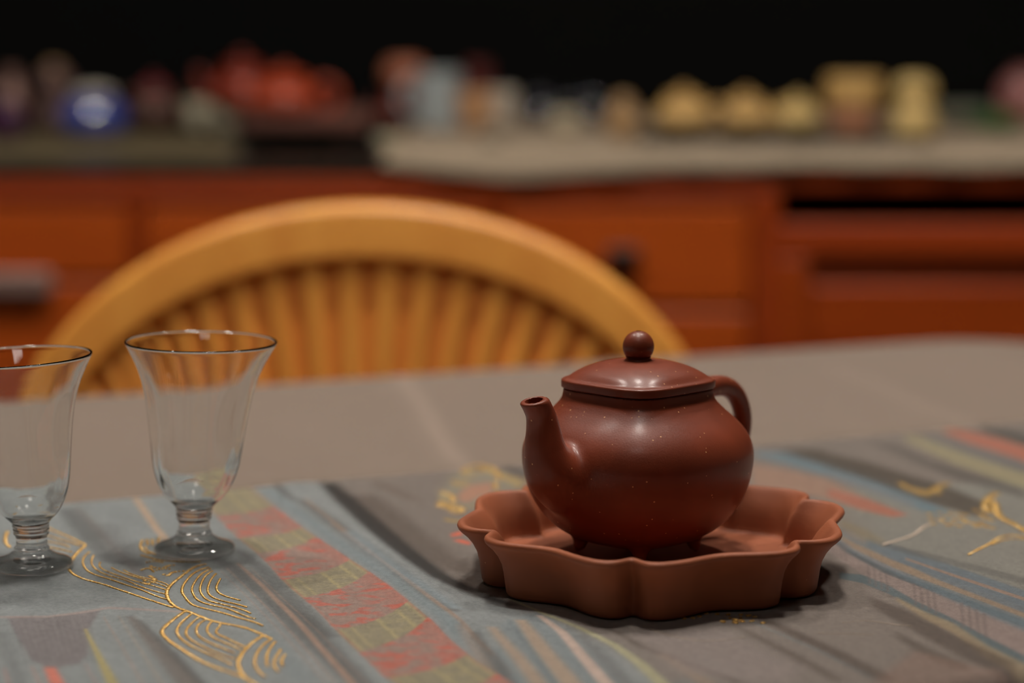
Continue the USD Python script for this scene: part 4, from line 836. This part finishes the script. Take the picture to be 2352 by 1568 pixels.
part(chair, 'back_panel', lean((bv, np.array(bp.faces))), 'chair_panel', smooth=False, label='darker veneer behind the slats')
seat_o = sg.Polygon([(-20, -1), (20, -1), (22, -20), (21, -40), (-21, -40), (-22, -20)]).buffer(2.5, 8)
sm = trimesh.creation.extrude_polygon(seat_o, 3.2); sm.apply_translation((0, -8.5, 42.5))
part(chair, 'seat', tm(sm), 'chair_wood', smooth=30)
for sx in (-1, 1):
    for y0, y1 in ((-9, -4), (-45, -48)):
        part(chair, 'leg', tube([(sx * 17, y0, 43), (sx * 18, (y0 + y1) / 2, 20), (sx * 19, y1, 0)], [1.9, 1.7, 1.3]), 'chair_wood')
    part(chair, 'stretcher', tube([(sx * 18, -7, 20), (sx * 18, -46, 20)], 1.0), 'chair_wood')

# ------------------------------------------------------------------ sideboard
SY, SB, CT_ = 230.0, 330.0, T + 4.9
sb = thing('sideboard', 'long low reddish-brown wooden sideboard with a dark glossy top', 'sideboard', (0, SY, 0))
SX0, SX1 = -150., 150.
part(sb, 'carcass', rbox(SX0, SX1, 3.2, SB - SY, 8, CT_ - 3.2, .2), 'black_void', smooth=False)
part(sb, 'countertop', rbox(SX0 - 1, SX1 + 1, -.1, SB - SY + .5, CT_ - 1.2, CT_, .25), 'counter_black', smooth=False, label='dark glossy top')
part(sb, 'plinth', rbox(SX0 + 2, SX1 - 2, 5, SB - SY - 2, 0, 8, .2), 'cabinet_rail', smooth=False)

def zz_(y, t={}): return T + np.interp(y, ZPX, ZCM)
ZPX = [380, 440, 500, 560, 610, 665, 705, 800]
ZCM = [q[1] for q in [(0.0,4.85),(0.0,2.36),(0.0,-0.13),(0.0,-2.63),(0.0,-4.72),(0.0,-7.03),(0.0,-8.71),(0.0,-12.71)]]
XPX = [0, 600, 1176, 1740, 2352]
XCM = [q[0] for q in [(-48.95,-4.3),(-23.98,-4.3),(0.0,-4.3),(23.48,-4.3),(48.95,-4.3)]]
def xx_(x): return np.interp(x, XPX, XCM) if 0 <= x <= 2352 else XCM[0] + x * (XCM[-1] - XCM[0]) / 2352.
ZB = 9.0
part(sb, 'top_rail', rbox(SX0, SX1, 0, 3.2, zz_(434), CT_ - 1.2, .2), 'cabinet_rail', smooth=False)
def rail(name, x0, x1, z0, z1, y0=0, y1=3.2, m='cabinet_wood', parent=None, b=.25, label=None):
    return part(parent or sb, name, rbox(x0, x1, y0, y1, z0, z1, b), m, smooth=False, label=label)
# stiles between the bays
BAYS = [(SX0, -106.), (-103.5, xx_(300)), (xx_(330), xx_(1125)), (xx_(1150), xx_(1728)), (xx_(1790), 84.), (86.5, SX1)]
for a, b in zip(BAYS[:-1], BAYS[1:]): rail('stile', a[1], b[0], 8, zz_(434), m='cabinet_rail')
# drawers in the first four bays
def drawer(x0, x1, zt, zb, handle):
    d = rail('drawer', x0 + .25, x1 - .25, zb + .25, zt - .25, .25, 3.0, 'cabinet_panel')
    w, t, x = handle
    hz = (zt + zb) / 2 if t < 2 else zb - .2
    hy = rail('handle', x - w / 2, x + w / 2, hz - t / 2, hz + t / 2, -1.4, -.2, 'handle_dark' if t < 2 else 'handle_grey', d, .3)
    for s in (-1, 1): rail('handle_post', x + s * w * .4 - .3, x + s * w * .4 + .3, hz - .3, hz + .3, -.4, .3, 'handle_dark' if t < 2 else 'handle_grey', d, .1)
for bi in (0, 1, 2):
    x0, x1 = BAYS[bi]
    rail('rail', x0, x1, zz_(466), zz_(434), m='cabinet_rail'); drawer(x0, x1, zz_(468), zz_(642), ((x1 - x0) * .84, 2.2, (x0 + x1) / 2 - (2.0 if bi == 1 else 0)))
    drawer(x0, x1, zz_(644), 44., ((x1 - x0) * .25, 1.6, (x0 + x1) / 2)); drawer(x0, x1, 43., 10., ((x1 - x0) * .25, 1.6, (x0 + x1) / 2))
x0, x1 = BAYS[3]
rail('rail', x0, x1, zz_(466), zz_(434), m='cabinet_rail'); drawer(x0, x1, zz_(468), zz_(708), (3.2, 1.9, xx_(1430))); drawer(x0, x1, zz_(712), 40., (3.2, 1.6, (x0 + x1) / 2)); drawer(x0, x1, 39., 10., (3.2, 1.6, (x0 + x1) / 2))
# right-hand bays: an open slot above a drawer with a sunk pull
for bi in (4, 5):
    x0, x1 = BAYS[bi]
    rail('rail', x0, x1, zz_(590), zz_(513), m='cabinet_rail')
    d = rail('drawer', x0 + 3.0, x1 - .25, 40., zz_(655), .6, 3.0, 'cabinet_wood')
    rail('pull', x0 + 3.0, x1 - .25, zz_(655) + .02, zz_(592), .9, 3.0, 'pull_dark', d, .1, 'dark sunk pull')
    rail('side_post', x0 - .1, x0 + 2.9, 9., zz_(592), m='cabinet_wood')
    rail('drawer', x0 + 3.0, x1 - .25, 10., 39.5, .6, 3.0, 'cabinet_wood')

# ------------------------------------------------------------------ tea ware on the sideboard (materials)
def glaze(name, rgb, rough=.18, var=.1, spec=.6, ior=1.5): plain(name, rgb, rough, spec, var, 30., ior=ior)
glaze('purple_glaze', (66, 34, 62)); glaze('tan_pink', (150, 112, 100), .45); glaze('brown_pink', (104, 74, 66), .5); glaze('tan_clay', (172, 136, 92), .5)
glaze('blue_glaze', (66, 80, 156), .06, ior=2.3); glaze('white_glaze', (214, 204, 188), .06, ior=2.3); glaze('crimson', (128, 44, 48), .35); glaze('brown_clay', (88, 56, 44), .4)
glaze('offwhite', (214, 204, 176), .08, ior=2.2); glaze('red_clay', (128, 40, 18), .38); glaze('orange_clay', (166, 62, 28), .38); glaze('dark_red_clay', (112, 42, 30), .4)
glaze('peach_clay', (188, 112, 80), .45); glaze('grey_glaze', (168, 176, 176), .4); glaze('maroon', (92, 34, 30), .4); glaze('apricot', (196, 150, 108), .4)
glaze('navy_glaze', (26, 26, 40), .06, ior=2.3); glaze('sand_clay', (214, 172, 104), .5); glaze('sand_pale', (216, 184, 116), .5); glaze('rose_clay', (190, 132, 98), .5)
glaze('celadon', (120, 122, 108), .3); glaze('leaf_green', (52, 112, 44), .4); glaze('pink_glaze', (156, 100, 96), .35)
plain('bamboo_mat', (96, 84, 60), .7, .3, .15, 40.); plain('linen', (166, 148, 126), .85, .2, .12, 14., .0004); plain('lacquer_black', (14, 12, 12), .2, .6)
plain('tray_wood', (112, 72, 60), .45, .4, .15, 10.)

def on_counter(x, y, z=0.0): return (x, y, CT_ + z)
def round_body(R, h, neck, base=.55, n=36):
    return curve([(0, 0), (R * base, 0), (R * (base + .06), .06 * h), (R * .93, .28 * h), (R, .48 * h), (R * .93, .70 * h), (R * .66, .90 * h), (neck, h * .97), (neck, h)], 4) + [(0, h)]
def mini_pot(name, label, cat, x, y, w, h, m, z=0., group=None, spout=-1, lidm=None, handle=True):
    """A little round teapot: body, lid with knob, spout, handle."""
    R = w / 2; t = thing(name, label, cat, on_counter(x, y, z), 0, group)
    bh = h * .74; neck = R * .55
    part(t, 'body', lathe(round_body(R, bh, neck), 36), m)
    lid = part(t, 'lid', lathe(curve([(0, bh), (neck * 1.1, bh), (neck * 1.1, bh + .05 * h), (neck * .8, bh + .11 * h), (neck * .3, bh + .14 * h)], 4) + [(0, bh + .14 * h)], 32), lidm or m)
    part(lid, 'knob', lathe(curve([(0, bh + .12 * h), (.09 * R, bh + .13 * h), (.16 * R, bh + .2 * h), (.12 * R, bh + .255 * h)], 4) + [(0, bh + .26 * h)], 20), lidm or m)
    if spout:
        part(t, 'spout', tube(spline3([(spout * R * .8, 0, bh * .38), (spout * R * 1.12, 0, bh * .52), (spout * R * 1.28, 0, bh * .82), (spout * R * 1.42, 0, bh * .98)], 10), np.linspace(.24, .10, 10) * R), m)
    if handle:
        s = -spout if spout else 1
        part(t, 'handle', tube(spline3([(s * R * .82, 0, bh * .82), (s * R * 1.2, 0, bh * .92), (s * R * 1.45, 0, bh * .62), (s * R * 1.25, 0, bh * .3), (s * R * .92, 0, bh * .24)], 16), .09 * R + .05), m)
    return t
def cup(name, label, cat, x, y, w, h, m, z=0., group=None, flare=1.0):
    R = w / 2; t = thing(name, label, cat, on_counter(x, y, z), 0, group)
    b = R * .5
    part(t, 'bowl', lathe(curve([(0, .08 * h), (b * .95, .08 * h), (R * .72, .22 * h), (R * .92, .55 * h), (R * flare, h * .98)], 4) + [(R * flare * .97, h), (R * flare * .92, h * .98)] +
                          curve([(R * flare * .92, h * .98), (R * .82, .55 * h), (R * .6, .27 * h), (0, .2 * h)], 4)[1:], 32), m)
    part(t, 'foot_ring', lathe([(b * .7, 0), (b, 0), (b, .1 * h), (b * .7, .1 * h)], 28), m)
    return t
def jar(name, label, cat, x, y, prof, m, z=0., lid=None, lidm=None, group=None):
    t = thing(name, label, cat, on_counter(x, y, z), 0, group)
    part(t, 'body', lathe(curve(prof, 5) + [(0, prof[-1][1])], 40), m)
    if lid: part(t, 'lid', lathe(curve(lid, 4) + [(0, lid[-1][1])], 32), lidm or m)
    return t

# mats and cloth
def flat_mat(name, label, cat, pts, th, m, z=0.):
    poly = sg.Polygon(pts).buffer(-.4).buffer(.4, 6)
    e = trimesh.creation.extrude_polygon(poly, th); e.apply_translation((0, 0, CT_ + z))
    p = part('/World', name, tm(e), m, smooth=False); tag(stage.GetPrimAtPath(p), label, cat)
flat_mat('bamboo_mat', 'dull olive bamboo mat under the jars at the left of the sideboard', 'mat', [(-55.6,238.3), (-27.7,238.3), (-31.9,281.4), (-65.5,281.4)], .35, 'bamboo_mat')
def linen_mesh():
    """Pale cloth spread over the right of the top, its front hem falling over the edge."""
    fr = [(880,352,0),(925,362,0),(960,372,0)]
    nx_, ny_ = 220, 60
    xs = np.linspace(*CLX, nx_); out = []
    for k, x in enumerate(xs):
        q = (x - xs[0]) / (xs[-1] - xs[0])
        hang = 1.1 * np.exp(-((q - .16) / .10) ** 2) + .42 + .10 * math.sin(23 * q) + .07 * math.sin(51 * q + 1) + .3 * np.clip((.06 - q) / .06, -0, 1) * -1.3
        hang = max(hang, .05); back = CLB[1] - 6 * np.exp(-((q) / .05) ** 2)
        yf = SY - .5; L = (back - yf)
        row = []
        for d in np.r_[np.linspace(0, L, ny_ - 10), L + np.linspace(0, hang, 11)[1:]]:
            if d <= L: y, z = back - d, CT_ + .34 + .10 * math.sin(x * .9 + d * .2) + .08 * math.sin(x * .33 - d * .6)
            else: y, z = yf - .25 - .1 * math.sin(x * .8), CT_ + .3 - (d - L)
            row.append((x, y, z))
        out.append(row)
    V = np.array(out).reshape(-1, 3); i = np.arange(ny_ - 1)[None, :] + ny_ * np.arange(nx_ - 1)[:, None]
    F = np.stack([i, i + 1, i + ny_ + 1, i + ny_], -1).reshape(-1, 4)[:, ::-1]
    V2 = V.copy().reshape(nx_, ny_, 3); onside = V2[:, :, 1] < SY - .62; V2[:, :, 2] -= np.where(onside, 0, .12); V2[:, :, 1] += np.where(onside, .12, 0); V2 = V2.reshape(-1, 3)
    n0 = len(V); b = np.r_[np.arange(ny_), ny_ * np.arange(1, nx_) + ny_ - 1, (nx_ - 1) * ny_ + np.arange(ny_ - 2, -1, -1), ny_ * np.arange(nx_ - 2, 0, -1)]
    c = np.roll(b, -1); side = np.stack([b, b + n0, c + n0, c], 1)
    return np.vstack([V, V2]), np.vstack([F, F[:, ::-1] + n0, side])
CLX = ((-12.4,253.4)[0], 78.0); CLB = (0.0,329.8)
p = part('/World', 'linen_cloth', linen_mesh(), 'linen', smooth=True)
tag(stage.GetPrimAtPath(p), 'pale linen cloth spread on the sideboard, its front hem drooping over the edge', 'cloth')

PXC = lambda Y: 5553 / (Y * .9905 + 2.1)          # pixels of the photo per cm at that distance: sizes below were read off it
def S(y, *px): k = PXC(y); return [q / k for q in px]
OBJ = []
def at(cx, cy): return CT_POS[(cx, cy)]
CT_POS = {}
# left group on the bamboo mat
x, y = (-55.4,265.4); w, h = S(y, 86, 92)
jar('purple_jar', 'squat purple glazed jar at the sideboard\'s left end', 'jar', x, y, [(0, 0), (w*.3, 0), (w*.5, h*.35), (w*.46, h*.7), (w*.26, h*.95), (w*.24, h)], 'purple_glaze', .37)
x, y = (-58.8,285.2); w, h = S(y, 70, 148)
jar('slim_vase', 'slim pinkish-tan vase behind the purple jar', 'vase', x, y, [(0, 0), (w*.32, 0), (w*.5, h*.3), (w*.42, h*.6), (w*.24, h*.82), (w*.3, h)], 'tan_pink', 0)
x, y = (-55.2,293.1); w, h = S(y, 88, 142)
jar('gourd_bottle', 'brown two-tone bottle vase between the purple jar and the blue jar', 'vase', x, y, [(0, 0), (w*.3, 0), (w*.46, h*.2), (w*.36, h*.42), (w*.34, h*.5), (w*.5, h*.74), (w*.36, h*.93), (w*.18, h)], 'brown_pink', 0,
    [(0, h), (w*.2, h), (w*.2, h*1.04), (w*.08, h*1.08)], 'tan_clay')
x, y = (-47.0,272.3); w, h = S(y, 160, 96)
jar('blue_jar', 'round cobalt blue glazed jar with white lid', 'jar', x, y, [(0, 0), (w*.34, 0), (w*.49, h*.28), (w*.5, h*.5), (w*.42, h*.78), (w*.27, h*.95), (w*.26, h)], 'blue_glaze', .37,
    [(0, h), (w*.30, h), (w*.30, h*1.07), (w*.2, h*1.16), (w*.07, h*1.2)], 'white_glaze')
x, y = (-42.6,289.1); w, h = S(y, 108, 128)
mini_pot('teapot', 'brown clay teapot with a crimson lid beside the blue jar', 'teapot', x, y, w, h, 'brown_clay', 0, None, 1, 'crimson')
for px_, py_, pw, ph, lb in ((*(-37.3,288.1), 70, 62, 'off-white tasting cup, smaller of the two before the red teapot'), (*(-33.7,285.2), 84, 70, 'off-white tasting cup, larger of the two before the red teapot')):
    x, y = px_, py_; w, h = S(y, pw, ph)
    cup('tasting_cup', lb, 'cup', x, y, w, h, 'offwhite', .37)
# raised tea tray with the red pots
x0, y0 = (-25.0,258.9); w, h = S(y0, 300, 40)
t = thing('serving_tray', 'reddish wooden serving tray on a black stand, carrying two red teapots', 'tray', on_counter(x0 + 2.6, y0 + 8))
part(t, 'tray_board', rbox(-w*.5, w*.5, -8, 10, 1.9, 2.7, .3), 'tray_wood', smooth=False)
part(t, 'lip', join(rbox(-w*.5, w*.5, -8, -7.4, 2.5, 3.4, .2), rbox(-w*.5, w*.5, 9.4, 10, 2.5, 3.4, .2), rbox(-w*.5, -w*.5+.6, -8, 10, 2.5, 3.4, .2), rbox(w*.5-.6, w*.5, -8, 10, 2.5, 3.4, .2)), 'tray_wood', smooth=False)
part(t, 'stand', rbox(-w*.40, w*.26, -6.5, 8.5, 0, 1.92, .2), 'lacquer_black', smooth=False, label='black stand')
mini_pot('teapot', 'bright orange-red clay teapot in front on the serving tray', 'teapot', x0 + .3, y0 + 6, *S(y0, 172, 124), 'orange_clay', 2.72, None, -1)
mini_pot('teapot', 'tall red clay teapot rear left on the serving tray', 'teapot', x0 - 5.2, y0 + 13.5, *S(y0 + 8, 150, 146), 'red_clay', 2.72, None, -1)
# middle group
x, y = (-13.3,301.5); w, h = S(y, 104, 158)
jar('tea_caddy', 'salmon orange clay caddy with rounded lid, behind the dark red pot', 'caddy', x, y, [(0, 0), (w*.36, 0), (w*.46, h*.2), (w*.42, h*.5), (w*.34, h*.6), (w*.34, h*.66)], 'dark_red_clay', 0,
    [(0, h*.66), (w*.42, h*.66), (w*.48, h*.74), (w*.44, h*.88), (w*.28, h*.97)], 'peach_clay')
x, y = (-13.7,293.1); w, h = S(y, 92, 82)
mini_pot('teapot', 'small dark red teapot left of the grey mug', 'teapot', x, y, w, h, 'dark_red_clay', .4, None, -1)
x, y = (-8.8,289.1); w, h = S(y, 112, 132)
t = jar('mug', 'grey-blue straight-sided mug in the middle of the sideboard', 'mug', x, y, [(0, 0), (w*.40, 0), (w*.46, h*.1), (w*.48, h*.5), (w*.5, h)], 'grey_glaze', .4)
part(t, 'handle', tube(spline3([(-w*.46, 0, h*.8), (-w*.72, 0, h*.75), (-w*.74, 0, h*.4), (-w*.46, 0, h*.25)], 12), .35), 'grey_glaze')
x, y = (-4.3,303.7); w, h = S(y, 66, 138)
jar('tea_caddy', 'slim maroon caddy right of the grey mug', 'caddy', x, y, [(0, 0), (w*.5, 0), (w*.5, h*.75), (w*.4, h*.8)], 'maroon', .4, [(0, h*.8), (w*.46, h*.8), (w*.46, h*.95), (w*.3, h)])
x, y = (-4.3,281.4); w, h = S(y, 92, 92)
cup('handleless_cup', 'apricot handleless cup in front of the maroon caddy', 'cup', x, y, w, h, 'apricot', .4)
x, y = (-1.4,285.2); w, h = S(y, 78, 92)
cup('handleless_cup', 'shiny white cup right of the apricot cup', 'cup', x, y, w, h, 'white_glaze', .4)
x, y = (-2.1,255.7); w, h = S(y, 66, 54)
cup('tasting_cup', 'clear little tasting glass on the linen, in front of the white cup', 'cup', x, y, w, h, 'glass', .42)
x, y = (-12.4,241.1); w, h = S(y, 62, 40)
cup('tasting_cup', 'small white cup at the linen cloth\'s left corner', 'cup', x, y, w, h, 'offwhite', .45)
x, y = (6.1,275.9); w, h = S(y, 66, 52)
cup('tasting_cup', 'small beige porcelain cup before the navy teapots', 'cup', x, y, w, h, 'offwhite', .4)
x, y = (3.5,301.5); w, h = S(y, 108, 90)
mini_pot('teapot', 'navy glazed teapot, larger of the two dark ones', 'teapot', x, y, w, h, 'navy_glaze', 0, None, -1)
x, y = (10.1,301.5); w, h = S(y, 78, 86)
mini_pot('teapot', 'navy glazed teapot, smaller one beside the sand-coloured pots', 'teapot', x, y, w, h, 'navy_glaze', 0, None, 1)
# sand-coloured ware on a low black tray
x0, y0 = (14.8,258.9); x1, y1 = (44.0,283.3)
t = thing('serving_tray', 'low black lacquer tray under the sand-coloured pots', 'tray', on_counter((x0 + x1) / 2, y0 + 4.0, .42))
part(t, 'tray_board', rbox(-(x1 - x0) / 2 - 1, (x1 - x0) / 2 + 1, -4.4, 6, 0, .45, .15), 'lacquer_black', smooth=False)
part(t, 'lip', join(rbox(-(x1 - x0) / 2 - 1, (x1 - x0) / 2 + 1, -4.4, -4, .4, .8, .1), rbox(-(x1 - x0) / 2 - 1, (x1 - x0) / 2 + 1, 5.6, 6, .4, .8, .1)), 'lacquer_black', smooth=False)
x, y = (12.3,268.8); w, h = S(y, 78, 98)
jar('tea_caddy', 'small tan caddy left of the sand-coloured pots', 'caddy', x, y, [(0, 0), (w*.42, 0), (w*.5, h*.3), (w*.44, h*.62), (w*.3, h*.72)], 'tan_clay', .42, [(0, h*.72), (w*.34, h*.72), (w*.3, h*.86), (w*.1, h)], 'tan_clay')
for px_, pw, ph, m, sp, lb in (((19.1,269.7), 136, 104, 'sand_clay', 0, 'largest and leftmost of the round sand-coloured teapots'), ((26.0,269.7), 114, 98, 'sand_clay', 1, 'middle one of the round sand-coloured teapots'), ((31.8,269.7), 104, 92, 'sand_pale', 0, 'palest of the round sand-coloured teapots, beside the tall pot')):
    x, y = px_; w, h = S(y, pw, ph)
    mini_pot('teapot', lb, 'teapot', x, y, w, h, m, .88, 'sand-coloured pots', sp, handle=bool(sp))
x, y = (38.0,269.7); w, h = S(y, 128, 130)
t = jar('tall_pot', 'tall sand-coloured pot with rosy foot and broad square-shouldered lid', 'pot', x, y, [(0, 0), (w*.36, 0), (w*.42, h*.15), (w*.44, h*.45), (w*.42, h*.55)], 'rose_clay', .88, [(0, h*.55), (w*.5, h*.55), (w*.52, h*.6), (w*.52, h*.96), (w*.46, h)], 'sand_clay')
x, y = (43.7,263.8); w, h = S(y, 104, 146)
jar('gourd_vase', 'yellowish double-gourd vase at the end of the sand-coloured row', 'vase', x, y, [(0, 0), (w*.34, 0), (w*.5, h*.22), (w*.44, h*.45), (w*.34, h*.56), (w*.44, h*.76), (w*.38, h*.93), (w*.2, h)], 'sand_pale', .42)
x, y = (54.0,289.1); w, h = S(y, 150, 52)
cup('dish', 'grey-green celadon dish right of the gourd vase', 'dish', x, y, w, h, 'celadon', .4)
x, y = (56.7,283.3); w, h = S(y, 130, 38)
cup('dish', 'leaf green dish before the pink vase', 'dish', x, y, w, h, 'leaf_green', .4)
x, y = (63.7,301.5); w, h = S(y, 124, 134)
jar('round_vase', 'round pink vase at the picture\'s edge', 'vase', x, y, [(0, 0), (w*.3, 0), (w*.48, h*.3), (w*.5, h*.5), (w*.4, h*.8), (w*.22, h*.94), (w*.26, h)], 'pink_glaze', .0)
